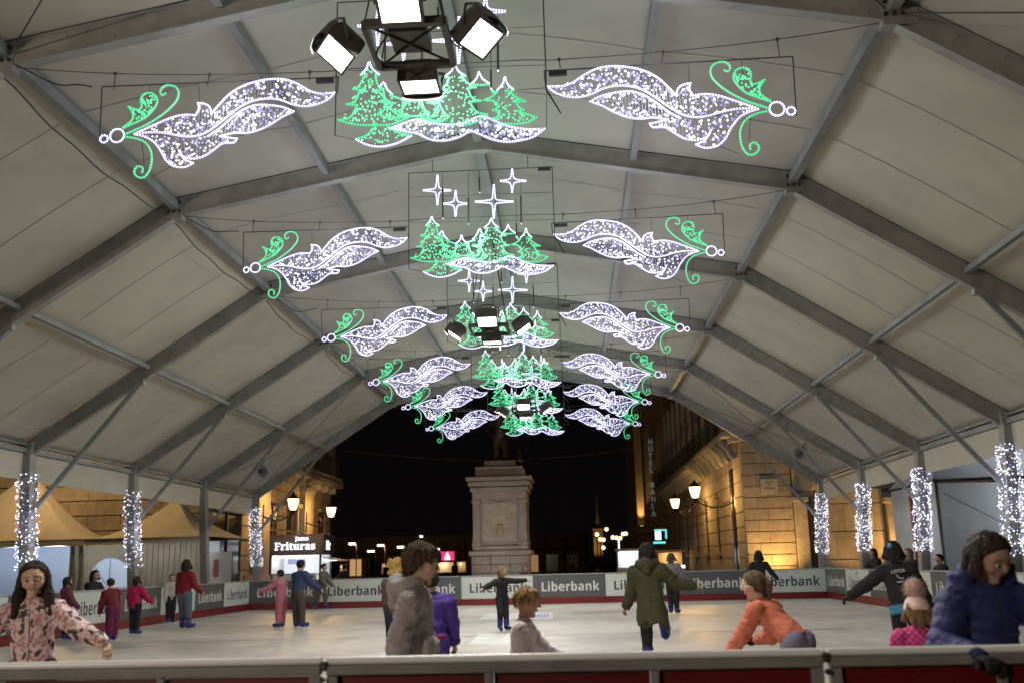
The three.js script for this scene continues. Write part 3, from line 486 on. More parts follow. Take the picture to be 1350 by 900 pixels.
// ---------------------------------------------------------------- horn loudspeakers on the braces
function speaker(label, pos, turn, tilt) {
  const t = thing('horn_loudspeaker', label, 'loudspeaker', pos, turn, 'horn loudspeakers on the tent braces');
  const m = std(0.36, 0.36, 0.37, 0.5, { map: metalMap }), rot = g => { const q = g.geo(); q.rotateX(Math.PI / 2 + tilt); return q; };
  const h = new GB(); h.lathe([[0.05, -0.22], [0.07, -0.12], [0.10, -0.02], [0.17, 0.08], [0.2, 0.1], [0.205, 0.115], [0.19, 0.11], [0.15, 0.06], [0.08, -0.02], [0.05, -0.06]], 0, 0, 0, 24); obj('horn', rot(h), m, t);
  const c = new GB(); c.lathe([[0.0, -0.3], [0.07, -0.29], [0.08, -0.2], [0.05, -0.18]], 0, 0, 0, 16); obj('driver', rot(c), m, t);
  const r = new GB(); r.lathe([[0.0, 0.06], [0.04, 0.05], [0.055, 0.02], [0.03, -0.02]], 0, 0, 0, 14); obj('reflex_cone', rot(r), M.steel, t);
  const b = new GB(); b.tube([V(-0.11, 0, -0.06), V(-0.14, 0.14, -0.1), V(0, 0.22, -0.14), V(0.14, 0.14, -0.1), V(0.11, 0, -0.06)], 0.014, 6); b.cyl(V(0, 0.2, -0.14), V(0.12, 0.34, -0.26), 0.018, 6); b.put('bracket', M.steel, t);
}
speaker('grey horn loudspeaker on the left brace above the kiosk', [-8.35, 4.28, -30.5], 0.4, 0.25);
speaker('grey horn loudspeaker on the right brace before the orange stone wall', [8.5, 4.42, -31], -0.4, 0.25);

// ---------------------------------------------------------------- the square beyond the rink
const font = await new FontLoader().loadAsync('fonts/droid/droid_sans_bold.typeface.json');
const fontSerif = await new FontLoader().loadAsync('fonts/droid/droid_serif_bold.typeface.json');
const stone = [[0.40, 0.34, 0.27], [0.36, 0.31, 0.25], [0.44, 0.375, 0.295]].map(c => std(...c, 0.9, { map: stoneMap, bumpMap: stoneBump, bumpScale: 0.012 }));
const stoneCore = std(0.26, 0.22, 0.17, 0.95, { map: stoneMap }), darkWood = std(0.05, 0.018, 0.014, 0.6), paneMat = std(0.012, 0.012, 0.014, 0.15), greyStone = std(0.45, 0.42, 0.385, 0.9, { map: stoneMap, bumpMap: stoneBump, bumpScale: 0.015 }), iron = std(0.02, 0.019, 0.018, 0.5), trim = std(0.30, 0.27, 0.23, 0.85, { map: stoneMap });
const pick = () => stone[Math.floor(rnd() * 3)];
function part(name, mat, parent, fn) { const g = new GB(); fn(g); return g.put(name, mat, parent); }
const SODIUM = new THREE.Color(1.0, 0.55, 0.15), WARM = new THREE.Color(1.0, 0.56, 0.17);
// rusticated courses on a face: axis 'x' (face looks to +z at plane z = c) or 'z' (face looks along nx at plane x = c)
function courses(parent, axis, c, a, b, y0, y1, h, nx = 1, holes = []) {
  let row = 0;
  for (let y = y0; y < y1 - 0.05; y += h, row++) {
    const hh = Math.min(h, y1 - y); let cuts = [a]; let p = a + (row % 2 ? 0.55 : 0.95) * (axis === 'x' ? 1 : 1.6);
    while (p < b - 0.35) { cuts.push(p); p += rr(1.0, 1.5) * (axis === 'x' ? 1 : 1.6); } cuts.push(b);
    for (let i = 0; i < cuts.length - 1; i++) {
      let segs = [[cuts[i], cuts[i + 1]]];
      for (const [ha, hb, hy0, hy1] of holes) if (y + hh > hy0 + 0.02 && y < hy1 - 0.02) segs = segs.flatMap(([s, e]) => e <= ha || s >= hb ? [[s, e]] : [[s, ha], [hb, e]].filter(([s2, e2]) => e2 - s2 > 0.06));
      for (const [s, e] of segs) {
        const g = new GB(), d = 0.2 + rr(-0.006, 0.006), L = e - s - 0.008, H = hh - 0.034;
        if (axis === 'x') g.bevel((s + e) / 2, y + hh / 2, c - d / 2 + 0.02, L, H, d, 0.012); else g.bevel(c + nx * (0.02 - d / 2), y + hh / 2, (s + e) / 2, d, H, L, 0.012);
        g.put('stone', pick(), parent);
      }
    }
  }
}
function bulb(parent, x, y, z, color, power) { part('lamp_bulb', glow(color.r, color.g, color.b, 4), parent, g => g.lathe([[0, -0.07], [0.05, -0.04], [0.06, 0.02], [0.02, 0.07], [0, 0.08]], x, y, z, 10)); const p = new THREE.PointLight(color, power); p.position.set(x, y, z); p.castShadow = true; p.shadow.radius = 2; parent.add(p); }
// ground uplighter: a small steel box with a glowing glass, and its spot
const upGlass = glow(1.0, 0.55, 0.15, 4);
function uplight(label, pos, target, intensity, color = SODIUM, angle = 0.9) {
  const t = thing('ground_uplight', label, 'uplight', pos, 0, 'uplights at the foot of the buildings');
  part('case', M.steel, t, g => g.bevel(0, 0.08, 0, 0.34, 0.16, 0.3, 0.02));
  part('lamp_glass', upGlass, t, g => g.box(0, 0.166, 0, 0.26, 0.01, 0.2));
  const s = new THREE.SpotLight(color, intensity, 0, angle, 0.7, 2); s.position.set(0, 0.22, 0); s.target.position.set(target[0] - pos[0], target[1] - pos[1], target[2] - pos[2]); s.castShadow = true; s.shadow.radius = 6; t.add(s, s.target); return t;
}
// wall lantern on an iron scroll bracket; the arm leaves the wall along local +x
const LANTERN = glow(1.0, 0.72, 0.34, 5.5, 0.5);
function lantern(label, wall, reach, y, z, dir, power) {
  const t = thing('wall_lantern', label, 'street lamp', [wall, y, z], dir > 0 ? 0 : Math.PI, 'wall lanterns on the buildings round the square');
  part('bracket', iron, t, g => {
    g.tube(Array.from({ length: 13 }, (_, i) => { const q = i / 12; return V(reach * q, -0.55 - 0.25 * Math.sin(q * Math.PI) + 0.1 * q, 0); }), 0.035, 7);
    g.tube(Array.from({ length: 17 }, (_, i) => { const a = i / 16 * 5, r = 0.22 - 0.01 * i; return V(reach * 0.42 + r * Math.cos(a), -0.5 + r * Math.sin(a), 0); }), 0.022, 6);
    g.tube(Array.from({ length: 13 }, (_, i) => { const a = i / 12 * 5, r = 0.16 - 0.009 * i; return V(reach * 0.74 + r * Math.cos(a), -0.6 + r * Math.sin(a), 0); }), 0.02, 6);
    g.box(0.02, -0.55, 0, 0.04, 1.0, 0.12);
  });
  part('lamp_glass', LANTERN, t, g => g.lathe([[0.02, -0.32], [0.13, -0.31], [0.2, -0.1], [0.242, 0.14], [0.02, 0.145]], reach, 0, 0, 8));
  part('cap', iron, t, g => g.lathe([[0.28, 0.146], [0.25, 0.2], [0.14, 0.29], [0.07, 0.36], [0.03, 0.45], [0, 0.47]], reach, 0, 0, 12));
  part('collar', iron, t, g => g.lathe([[0.03, -0.52], [0.1, -0.42], [0.15, -0.33], [0.02, -0.325]], reach, 0, 0, 10));
  const p = new THREE.PointLight(WARM, power); p.position.set(reach - 0.0, -0.05, 0); p.castShadow = true; p.shadow.radius = 8; t.add(p);
}

// --- stone building on the right of the street
{
  const b = thing('stone_building', 'rusticated stone building lit orange behind the right barrier', 'building');
  const X = 8.3, Z = -41;
  part('wall', stoneCore, b, g => { g.box(X + 14 + 0.15, 7, Z - 17.12, 28, 15, 34); });
  courses(b, 'x', Z + 0.06, X + 0.03, 10.26, 0.05, 6.2, 0.455);
  courses(b, 'z', X + 0.06, -74, -41.25, 0.05, 6.0, 0.62, -1, [[-44.6, -43.2, 0, 5.2], [-49.0, -48.2, 1.5, 4.3], [-53.2, -52.3, 1.5, 4.3], [-57.6, -56.6, 1.5, 4.3], [-62.4, -61.3, 1.5, 4.3], [-67.2, -66.0, 1.5, 4.3]]);
  for (const [z, w, y0, y1] of [[-43.9, 1.3, 0, 5.1], [-48.6, 0.7, 1.55, 4.25], [-52.75, 0.8, 1.55, 4.25], [-57.1, 0.9, 1.55, 4.25], [-61.85, 1.0, 1.55, 4.25], [-66.6, 1.1, 1.55, 4.25]]) {
    const w0 = part('window', paneMat, b, g => g.box(X + 0.1, (y0 + y1) / 2, z, 0.05, y1 - y0, w));
    part('frame', darkWood, w0, g => { g.box(X + 0.05, (y0 + y1) / 2, z, 0.04, y1 - y0, 0.06); }); part('frame', darkWood, w0, g => { g.box(X + 0.05, y0 + (y1 - y0) * 0.65, z, 0.035, 0.06, w); });
    part('sill', trim, w0, g => g.bevel(X - 0.02, y0 - 0.06, z, 0.3, 0.12, w + 0.25, 0.02));
  }
  part('plaque', std(0.46, 0.42, 0.36, 0.7, { map: stoneMap }), b, g => g.bevel(9.38, 4.12, Z + 0.11, 0.72, 0.58, 0.06, 0.015));
  for (const [y, x0, x1] of [[4.27, 9.22, 9.52], [4.15, 9.3, 9.45], [4.02, 9.16, 9.6]]) part('worn_inscription', std(0.2, 0.16, 0.11, 0.8), b, g => g.box((x0 + x1) / 2, y, Z + 0.142, x1 - x0, 0.07, 0.006));
  // pilaster, doorway and portal along the front
  part('pilaster', stone[2], b, g => { g.bevel(10.54, 1.7, Z + 0.1, 0.5, 3.5, 0.26, 0.02); }); part('capital', stone[2], b, g => { g.bevel(10.54, 3.56, Z + 0.12, 0.66, 0.2, 0.36, 0.03); }); part('capital', stone[0], b, g => { g.bevel(10.54, 3.74, Z + 0.1, 0.58, 0.14, 0.3, 0.03); });
  part('door', darkWood, b, g => g.box(11.05, 1.6, Z + 0.03, 0.5, 3.3, 0.06)); part('door', darkWood, b, g => g.box(12.0, 1.3, Z + 0.03, 0.1, 2.6, 0.06));
  courses(b, 'x', Z + 0.05, 11.32, 13.85, 0.05, 6.2, 1.1);
  part('pilaster', stone[2], b, g => { g.bevel(14.5, 1.62, Z + 0.14, 1.2, 3.4, 0.36, 0.02); }); part('capital', stone[2], b, g => { g.bevel(14.5, 3.44, Z + 0.16, 1.42, 0.24, 0.48, 0.03); }); part('capital', stone[0], b, g => { g.bevel(14.5, 3.66, Z + 0.14, 1.3, 0.18, 0.42, 0.03); });
  for (const x of [14.2, 14.52, 14.84]) part('fluting', stone[1], b, g => g.bevel(x, 1.6, Z + 0.33, 0.12, 3.0, 0.04, 0.015));
  courses(b, 'x', Z + 0.05, 15.15, 22, 0.05, 6.2, 1.1);
  courses(b, 'x', Z + 0.05, 10.32, 15.1, 3.9, 6.2, 0.75);
  // cornice with corbels over the side street, the balcony and tall windows above it
  part('cornice', greyStone, b, g => { g.bevel(X - 0.25, 6.28, -57.6, 0.9, 0.24, 33.6, 0.04); }); part('cornice', greyStone, b, g => { g.bevel(X - 0.1, 6.06, -57.6, 0.5, 0.2, 33.5, 0.04); }); part('cornice', greyStone, b, g => { g.bevel(15, 6.36, Z + 0.2, 14, 0.3, 0.6, 0.04); });
  for (let z = -42; z > -73; z -= 1.55) part('corbel', greyStone, b, g => { g.tube([V(X - 0.02, 5.4, z), V(X - 0.16, 5.55, z), V(X - 0.3, 5.85, z), V(X - 0.6, 6.1, z)], 0.16, 8); });
  for (let z = -42.4; z > -73; z -= 2.9) {
    const w0 = part('window', paneMat, b, g => g.box(X + 0.1, 8.9, z - 1.2, 0.06, 4.6, 1.7));
    part('frame', darkWood, w0, g => g.box(X + 0.04, 8.9, z - 1.2, 0.05, 4.6, 0.09));
    part('column', greyStone, b, g => g.tube([V(X - 0.02, 6.5, z + 0.2), V(X - 0.02, 7, z + 0.2), V(X - 0.02, 11.4, z + 0.2)], q => 0.2 - 0.04 * q, 10));
  }
  for (let z = -42; z > -73; z -= 0.42) part('baluster', iron, b, g => g.cyl(V(X - 0.6, 6.4, z), V(X - 0.6, 7.3, z), 0.018, 5));
  part('hand_rail', iron, b, g => g.box(X - 0.6, 7.32, -57.5, 0.06, 0.05, 31.2));
  lantern('lit wall lantern nearest the corner of the right stone building', X, 1.6, 4.2, -43.5, -1, 30);
  lantern('lit wall lantern farther along the right stone building', X, 1.6, 4.2, -52, -1, 30);
}
uplight('uplight at the foot of the rusticated corner wall', [9.4, -0.12, -39.9], [9.5, 3.2, -41], 85);
uplight('uplight at the foot of the wide fluted pilaster', [14.5, -0.12, -39.9], [14.5, 3.2, -41], 95);
uplight('uplight at the foot of the plain wall between door and pilaster', [12.4, -0.12, -39.7], [12.4, 4.5, -41], 24);

// --- stone building on the left
{
  const b = thing('stone_building', 'stone building with tall dark windows behind the kiosk at left', 'building');
  const X = -12.1, Z = -36;
  part('wall', stoneCore, b, g => g.box(X - 10.15, 7, Z - 9.9, 20, 15, 19.4));
  const holes = [[-40.2, -36.9, 0, 3.5], [-45.3, -43.75, 0, 4.2], [-48.6, -46.6, 0, 4.2], [-54.0, -52.6, 0, 4.2]];
  courses(b, 'z', X - 0.06, -55.3, -36.1, 0.05, 5.6, 0.6, 1, holes);
  courses(b, 'x', Z + 0.06, -26, X - 0.05, 0.05, 8.0, 0.55);
  for (const [z0, z1, , y1] of holes) {
    const w0 = part('window', paneMat, b, g => g.box(X - 0.12, y1 / 2, (z0 + z1) / 2, 0.05, y1, z1 - z0 - 0.05));
    part('frame', darkWood, w0, g => g.box(X - 0.07, y1 / 2, (z0 + z1) / 2, 0.05, y1, 0.08));
    part('frame', darkWood, w0, g => g.box(X - 0.07, y1 * 0.72, (z0 + z1) / 2, 0.045, 0.08, z1 - z0 - 0.05));
    part('lintel', trim, b, g => g.bevel(X + 0.0, y1 + 0.08, (z0 + z1) / 2, 0.3, 0.2, z1 - z0 + 0.3, 0.02));
  }
  for (const z of [-42.3, -49.6]) { part('pilaster', stone[2], b, g => g.bevel(X + 0.06, 2.5, z, 0.4, 5.1, 1.6, 0.03)); part('capital', stone[2], b, g => g.bevel(X + 0.1, 5.12, z, 0.5, 0.25, 1.8, 0.03)); }
  part('cornice', greyStone, b, g => g.bevel(X + 0.2, 5.75, -45.6, 0.9, 0.3, 19.6, 0.05)); part('cornice', greyStone, b, g => g.bevel(X + 0.1, 6.05, -45.6, 1.0, 0.22, 19.7, 0.05));
  for (let z = -37; z > -55; z -= 1.6) part('corbel', greyStone, b, g => g.bevel(X + 0.2, 5.42, z, 0.4, 0.34, 0.24, 0.04));
  for (const z of [-39, -43, -47, -51]) { const w0 = part('window', paneMat, b, g => g.box(X + 0.02, 8.4, z, 0.06, 3.6, 1.7)); part('frame', darkWood, w0, g => g.box(X + 0.06, 8.4, z, 0.05, 3.6, 0.09)); part('frame', trim, w0, g => g.bevel(X + 0.05, 10.3, z, 0.2, 0.24, 2.2, 0.03)); }
  part('corner_strip', trim, b, g => g.bevel(X + 0.0, 8.6, -55.0, 0.3, 4.8, 0.8, 0.03));
  part('balcony_rail', iron, b, g => { for (let z = -37; z > -54.8; z -= 0.35) g.cyl(V(X + 0.55, 6.15, z), V(X + 0.55, 7.1, z), 0.016, 4); g.box(X + 0.55, 7.12, -46, 0.05, 0.05, 18); }).userData.kind = 'stuff';
  lantern('lit wall lantern on the nearer pilaster above the kiosk', X + 0.26, 1.3, 4.05, -42, 1, 24);
  lantern('lit wall lantern on the farther pilaster beside the kiosk', X + 0.26, 1.25, 4.06, -49, 1, 24);
}

// --- sodium lamps on posts: one beside the pagoda tent, one on the square behind the photographer
function postLamp(label, pos, h, power, color) {
  const t = thing('post_lamp', label, 'street lamp', pos, 0, 'tall post lamps beside the marquee');
  part('post', iron, t, g => g.tube([V(0, 0, 0), V(0, 1, 0), V(0, h - 0.6, 0)], q => 0.09 - 0.04 * q, 10)); part('lamp_globe', GLOBE, t, g => g.lathe([[0.0, -0.21], [0.13, -0.17], [0.2, -0.06], [0.2, 0.06], [0.13, 0.17], [0, 0.21]], 0, h, 0, 14)); part('collar', iron, t, g => g.lathe([[0.05, -0.62], [0.06, -0.3], [0.14, -0.23], [0.12, -0.2]], 0, h, 0, 10));
  const p = new THREE.PointLight(color, power); p.position.set(0, h, 0); p.castShadow = true; p.shadow.radius = 8; t.add(p);
}
const GLOBE = glow(1.0, 0.72, 0.30, 4.5, 0.5);
postLamp('sodium post lamp outside the left edge beside the pagoda tent', [-16.6, -0.12, -32.3], 6.6, 55, new THREE.Color(1.0, 0.64, 0.28));
postLamp('warm post lamp on the square behind the photographer', [-7.5, -0.12, 6.6], 5.0, 200, new THREE.Color(1.0, 0.86, 0.70));
uplight('floor lamp lighting the front of the monument', [-2.2, -0.12, -43], [-2.2, 3.4, -49], 58, new THREE.Color(1.0, 0.9, 0.82), 0.6);

// --- kiosk with its glowing sign
{
  const k = thing('food_kiosk', 'brightly lit white kiosk with blue lettered sign at left', 'kiosk', [-10.95, -0.12, -45]);
  const shell = std(0.06, 0.06, 0.09, 0.5), inner = std(0.8, 0.8, 0.82, 0.6), litWall = std(0.84, 0.85, 0.86, 0.6);
  part('floor', M.steel, k, g => g.box(0, 0.06, 0, 2.3, 0.1, 2.0));
  part('back_wall', inner, k, g => g.box(0, 1.1, -0.95, 2.3, 2.0, 0.06)); part('side_wall', inner, k, g => g.box(-1.08, 1.1, 0, 0.05, 2.0, 1.9));
  part('counter', inner, k, g => { g.bevel(-0.1, 0.62, 0.95, 2.1, 1.05, 0.08, 0.01); }); part('counter', inner, k, g => g.bevel(1.12, 0.62, 0, 0.08, 1.05, 1.85, 0.01));
  part('shelf', M.steel, k, g => g.bevel(-0.1, 1.17, 0.98, 2.2, 0.04, 0.3, 0.008));
  for (const [x, z] of [[-1.12, 0.96], [1.12, 0.96], [1.12, -0.95]]) part('corner_post', M.steel, k, g => g.box(x, 1.15, z, 0.07, 2.0, 0.07));
  part('wall_panel', litWall, k, g => g.box(0, 1.55, -0.9, 2.1, 1.0, 0.02)); part('light_tube', glow(0.95, 0.97, 1, 4), k, g => g.box(-0.1, 1.92, 0.8, 1.9, 0.06, 0.06));
  part('menu_board', std(0.25, 0.28, 0.45, 0.5), k, g => g.box(-0.45, 1.72, -0.86, 0.8, 0.22, 0.02)); part('menu_board', std(0.5, 0.3, 0.32, 0.5), k, g => g.box(-0.3, 1.4, -0.86, 0.22, 0.4, 0.02));
  part('fascia', shell, k, g => g.bevel(0, 2.42, 0.99, 2.36, 0.86, 0.1, 0.01)); part('fascia', shell, k, g => g.bevel(1.2, 2.42, 0, 0.1, 0.86, 2.0, 0.01)); part('roof', shell, k, g => g.bevel(0, 2.86, 0, 2.4, 0.06, 2.1, 0.01));
  const signMat = glow(0.80, 0.84, 1.0, 2.4);
  const s1 = new TextGeometry('Frituras', { font: fontSerif, size: 0.32, depth: 0.04, curveSegments: 3 }); s1.translate(-0.94, 2.22, 1.05); obj('sign_lettering', s1, signMat, k);
  const s2 = new TextGeometry('Jama', { font: fontSerif, size: 0.17, depth: 0.04, curveSegments: 3 }); s2.translate(0.0, 2.62, 1.05); obj('sign_lettering', s2, signMat, k);
  const s3 = new TextGeometry('Fr', { font: fontSerif, size: 0.4, depth: 0.04, curveSegments: 3 }); s3.rotateY(Math.PI / 2); s3.translate(1.26, 2.2, 0.5); obj('sign_lettering', s3, signMat, k);
  part('awning', std(0.6, 0.6, 0.64, 0.6), k, g => g.hexa(V(1.62, 1.78, 0), V(0.4, -0.08, 0), V(0.006, 0.02, 0), V(0, 0, 0.85))); part('light_strip', glow(0.85, 0.85, 1, 3), k, g => g.box(1.6, 1.72, 0.8, 0.7, 0.03, 0.04));
  const L = new THREE.RectAreaLight(new THREE.Color(0.88, 0.93, 1), 75, 1.9, 0.1); L.position.set(-0.1, 1.88, 0.76); L.rotation.x = 0.35; k.add(L);
  const L2 = new THREE.RectAreaLight(new THREE.Color(0.88, 0.93, 1), 20, 1.9, 0.1); L2.position.set(-0.1, 1.87, 0.85); L2.rotation.x = -Math.PI / 2; k.add(L2);
}
// --- monument
{
  const m = thing('monument', 'weathered stone monument pedestal with dark statue beyond the far barrier', 'monument', [-2.18, -0.12, -50]);
  const st = std(0.42, 0.385, 0.36, 0.9, { map: stoneMap, bumpMap: stoneBump, bumpScale: 0.02 });
  part('step', st, m, g => g.bevel(0, 0.15, 0, 5.0, 0.3, 5.0, 0.03)); part('step', st, m, g => g.bevel(0, 0.42, 0, 4.2, 0.26, 4.2, 0.03));
  for (let r = 0; r < 3; r++) for (let i = 0; i < 3; i++) part('base_stone', st, m, g => g.bevel((i - 1) * 0.94 + (r % 2 ? 0.0 : 0.0), 0.78 + r * 0.4, 1.18, 0.93, 0.385, 0.4, 0.025));
  part('base_core', st, m, g => g.box(0, 1.2, -0.1, 2.74, 1.3, 2.4)); part('base_moulding', st, m, g => g.bevel(0, 1.92, 0, 3.06, 0.26, 3.06, 0.07));
  part('dado_foot', st, m, g => g.bevel(0, 2.16, 0, 2.7, 0.22, 2.7, 0.05)); part('die', st, m, g => g.bevel(0, 3.35, 0, 2.3, 2.4, 2.3, 0.03));
  for (const [x, z] of [[-1, 1], [1, 1], [1, -1], [-1, -1]]) { part('corner_pilaster', st, m, g => g.bevel(x * 1.14, 3.4, z * 1.14, 0.36, 1.9, 0.36, 0.04)); part('pilaster_base', st, m, g => g.bevel(x * 1.14, 2.36, z * 1.14, 0.46, 0.2, 0.46, 0.05)); part('pilaster_base', st, m, g => g.bevel(x * 1.14, 2.55, z * 1.14, 0.42, 0.14, 0.42, 0.05)); part('pilaster_capital', st, m, g => g.bevel(x * 1.14, 4.4, z * 1.14, 0.46, 0.2, 0.46, 0.05)); }
  part('panel', std(0.5, 0.46, 0.40, 0.85, { map: stoneMap }), m, g => g.bevel(0, 3.4, 1.16, 1.7, 1.8, 0.04, 0.015)); part('crest', std(0.33, 0.26, 0.14, 0.7), m, g => g.lathe([[0.0, -0.35], [0.14, -0.28], [0.2, -0.1], [0.16, 0.1], [0.2, 0.2], [0, 0.25]], 0, 3.05, 1.12, 12)); part('swag', st, m, g => g.tube(Array.from({ length: 11 }, (_, i) => V(-0.9 + i * 0.18, 4.42 + 0.1 * Math.cos(i / 10 * 6.28), 1.2)), 0.06, 6));
  for (const [y, w] of [[4.0, 1.0], [3.8, 0.8]]) part('worn_inscription', std(0.34, 0.30, 0.2, 0.8), m, g => g.box(0, y, 1.182, w, 0.1, 0.006));
  part('frieze', st, m, g => g.bevel(0, 4.68, 0, 2.66, 0.36, 2.66, 0.03)); part('cornice', st, m, g => g.bevel(0, 4.98, 0, 2.86, 0.24, 2.86, 0.06)); part('cornice', st, m, g => g.bevel(0, 5.26, 0, 3.06, 0.26, 3.06, 0.08)); part('cornice', st, m, g => g.bevel(0, 5.5, 0, 3.24, 0.2, 3.24, 0.05));
  part('upper_step', st, m, g => g.bevel(0, 5.86, 0, 2.36, 0.5, 2.36, 0.04)); part('upper_step', st, m, g => g.bevel(0, 6.28, 0, 1.5, 0.34, 1.5, 0.04));
}
// --- hotel tower up the street
{
  const h = thing('hotel_tower', 'tall dark hotel tower with vertical lettered sign up the street', 'building', [0, 0, -75]);
  const wall = std(0.19, 0.14, 0.10, 0.9, { map: stoneMap }), strip = std(0.40, 0.32, 0.2, 0.85, { map: stoneMap });
  part('wall', wall, h, g => g.box(12.2, 12.5, -6, 12, 25, 11.5)); part('lit_pilaster', strip, h, g => g.bevel(6.5, 10.6, -0.1, 0.55, 13.4, 0.5, 0.03)); part('lit_pilaster', strip, h, g => g.bevel(8.7, 10.6, -0.1, 0.5, 13.4, 0.5, 0.03));
  part('ledge', wall, h, g => g.bevel(9, 3.4, 0.2, 6, 0.4, 1.6, 0.04));
  const mat = glow(0.30, 0.42, 0.46, 0.16, 0.2); [...'HOTEL'].forEach((c, i) => { const t = new TextGeometry(c, { font, size: 0.4, depth: 0.08, curveSegments: 3 }); t.translate(7.3, 9.85 - i * 0.53, -0.15); obj('sign_letter', t, mat, h); });
  [...'BAHIA'].forEach((c, i) => { const t = new TextGeometry(c, { font, size: 0.4, depth: 0.08, curveSegments: 3 }); t.translate(7.3, 6.6 - i * 0.53, -0.15); obj('sign_letter', t, mat, h); });
}
uplight('uplight on the ledge below the bright strip of the hotel tower', [6.5, 3.62, -74.45], [6.5, 9, -75.1], 60, WARM, 0.5);
uplight('uplight on the ledge below the second strip of the hotel tower', [8.7, 3.62, -74.45], [8.7, 9, -75.1], 20, WARM, 0.5);
// --- stalls up the street
{
  const a = thing('white_stall', 'white glowing stall with steam up the street at right', 'stall', [4.9, -0.12, -62]);
  part('counter', M.whitePaint, a, g => g.bevel(0, 0.5, 0, 1.8, 1.0, 1.2, 0.02)); part('back_wall', std(0.8, 0.84, 0.88, 0.6), a, g => g.box(0, 1.42, -0.5, 1.6, 1.1, 0.03)); part('light_tube', glow(0.9, 0.95, 1, 4), a, g => g.box(0, 1.94, 0.3, 1.4, 0.05, 0.05)); part('roof', std(0.4, 0.42, 0.46, 0.6), a, g => g.bevel(0, 2.06, 0.0, 2.0, 0.12, 1.5, 0.02)); for (const s of [-1, 1]) part('post', M.steel, a, g => g.box(s * 0.9, 1.5, 0.5, 0.06, 1.1, 0.06)); part('pole_light', glow(0.9, 0.95, 1, 4), a, g => g.box(-0.75, 2.4, 0.5, 0.07, 0.5, 0.07));
  const L = new THREE.RectAreaLight(new THREE.Color(0.8, 0.9, 1), 45, 1.4, 0.1); L.position.set(0, 1.9, 0.27); L.rotation.x = -0.5; a.add(L);
  const o = thing('orange_stall', 'small stall with warm orange lit inside up the street', 'stall', [7.15, -0.12, -61]);
  part('counter', std(0.4, 0.36, 0.3, 0.7), o, g => g.bevel(0, 0.45, 0, 1.6, 0.9, 1.0, 0.02)); part('back_wall', std(0.75, 0.66, 0.5, 0.7), o, g => g.box(0, 1.38, -0.4, 1.5, 0.9, 0.03)); bulb(o, 0, 1.62, 0.15, new THREE.Color(1, 0.6, 0.2), 1.6); part('roof', std(0.3, 0.24, 0.18, 0.6), o, g => g.bevel(0, 1.92, 0, 1.8, 0.14, 1.3, 0.02)); part('display_light', glow(0.9, 0.9, 1, 3), o, g => g.box(0.6, 1.0, 0.5, 0.4, 0.16, 0.04)); for (const s of [-1, 1]) part('post', M.steel, o, g => g.box(s * 0.78, 1.4, 0.45, 0.06, 1.0, 0.06));
  const sg = thing('projecting_sign', 'small cyan and white lit sign hanging over the street', 'sign', [6.65, 2.75, -62]);
  part('sign_face', glow(0.9, 0.85, 0.95, 2.2), sg, g => g.bevel(-0.06, 0, 0, 0.36, 0.5, 0.08, 0.01)); part('sign_border', glow(0.1, 0.75, 0.8, 1.2), sg, g => { g.box(0.1, 0.33, 0, 0.75, 0.1, 0.07); }); part('sign_border', glow(0.1, 0.75, 0.8, 1.2), sg, g => g.box(0.0, -0.42, 0, 0.75, 0.13, 0.07)); part('sign_border', glow(0.1, 0.75, 0.8, 1.2), sg, g => g.box(0.43, 0.05, 0, 0.1, 0.5, 0.07)); part('sign_bracket', iron, sg, g => g.cyl(V(0.4, 0.1, 0), V(1.62, 0.1, 0), 0.03, 6));
}
// --- far street lamps with globes and the church tower
const ORD = ['first', 'second', 'third', 'fourth', 'fifth', 'sixth', 'seventh', 'eighth', 'ninth', 'tenth', 'eleventh', 'twelfth'], HEAD = glow(1.0, 0.85, 0.62, 4.5, 0.5);
[[4.05, 4.29], [4.44, 3.79], [4.86, 3.78], [5.32, 4.99], [5.77, 3.92], [6.26, 3.91], [6.76, 3.9], [7.52, 4.45], [8.04, 5.0], [8.58, 4.26], [4.82, 2.9], [7.2, 4.42]].forEach(([x, y], i, A) => {
  const t = thing('globe_lamp', `glowing globe street lamp far up the street, ${ORD[A.filter(q => q[0] < x).length]} from left`, 'street lamp', [x, -0.12, -110 - (i % 4) * 2], 0, 'far globe lamps up the street');
  part('lamp_globe', GLOBE, t, g => g.lathe([[0, -0.22], [0.14, -0.16], [0.22, 0], [0.14, 0.16], [0, 0.22]], 0, y, 0, 10)); part('post', iron, t, g => g.cyl(V(0, 0, 0), V(0, y - 0.2, 0), 0.06, 6));
});
[[-18.57, 3.47], [-16.14, 3.28], [-14.48, 3.11], [-16.83, 2.76], [-12.41, 4.0], [-11.18, 2.83]].forEach(([x, y], i, A) => {
  const t = thing('street_lamp', `flat headed street lamp far across the dark square, ${ORD[A.filter(q => q[0] < x).length]} from left`, 'street lamp', [x + 0.3, -0.12, -90 - (i % 3)], 0, 'far flat street lamps across the square');
  part('lamp_head', HEAD, t, g => g.bevel(-0.3, y, 0, i === 4 ? 0.25 : 0.62, 0.16, 0.3, 0.04)); part('post', iron, t, g => g.tube([V(0.1, 0, 0), V(0.1, y - 0.1, 0), V(0, y + 0.06, 0), V(-0.3, y + 0.1, 0)], 0.05, 6));
  if (i < 3) { const p = new THREE.PointLight(WARM, 12); p.position.set(-0.3, y - 0.2, 0); p.castShadow = true; t.add(p); }
});
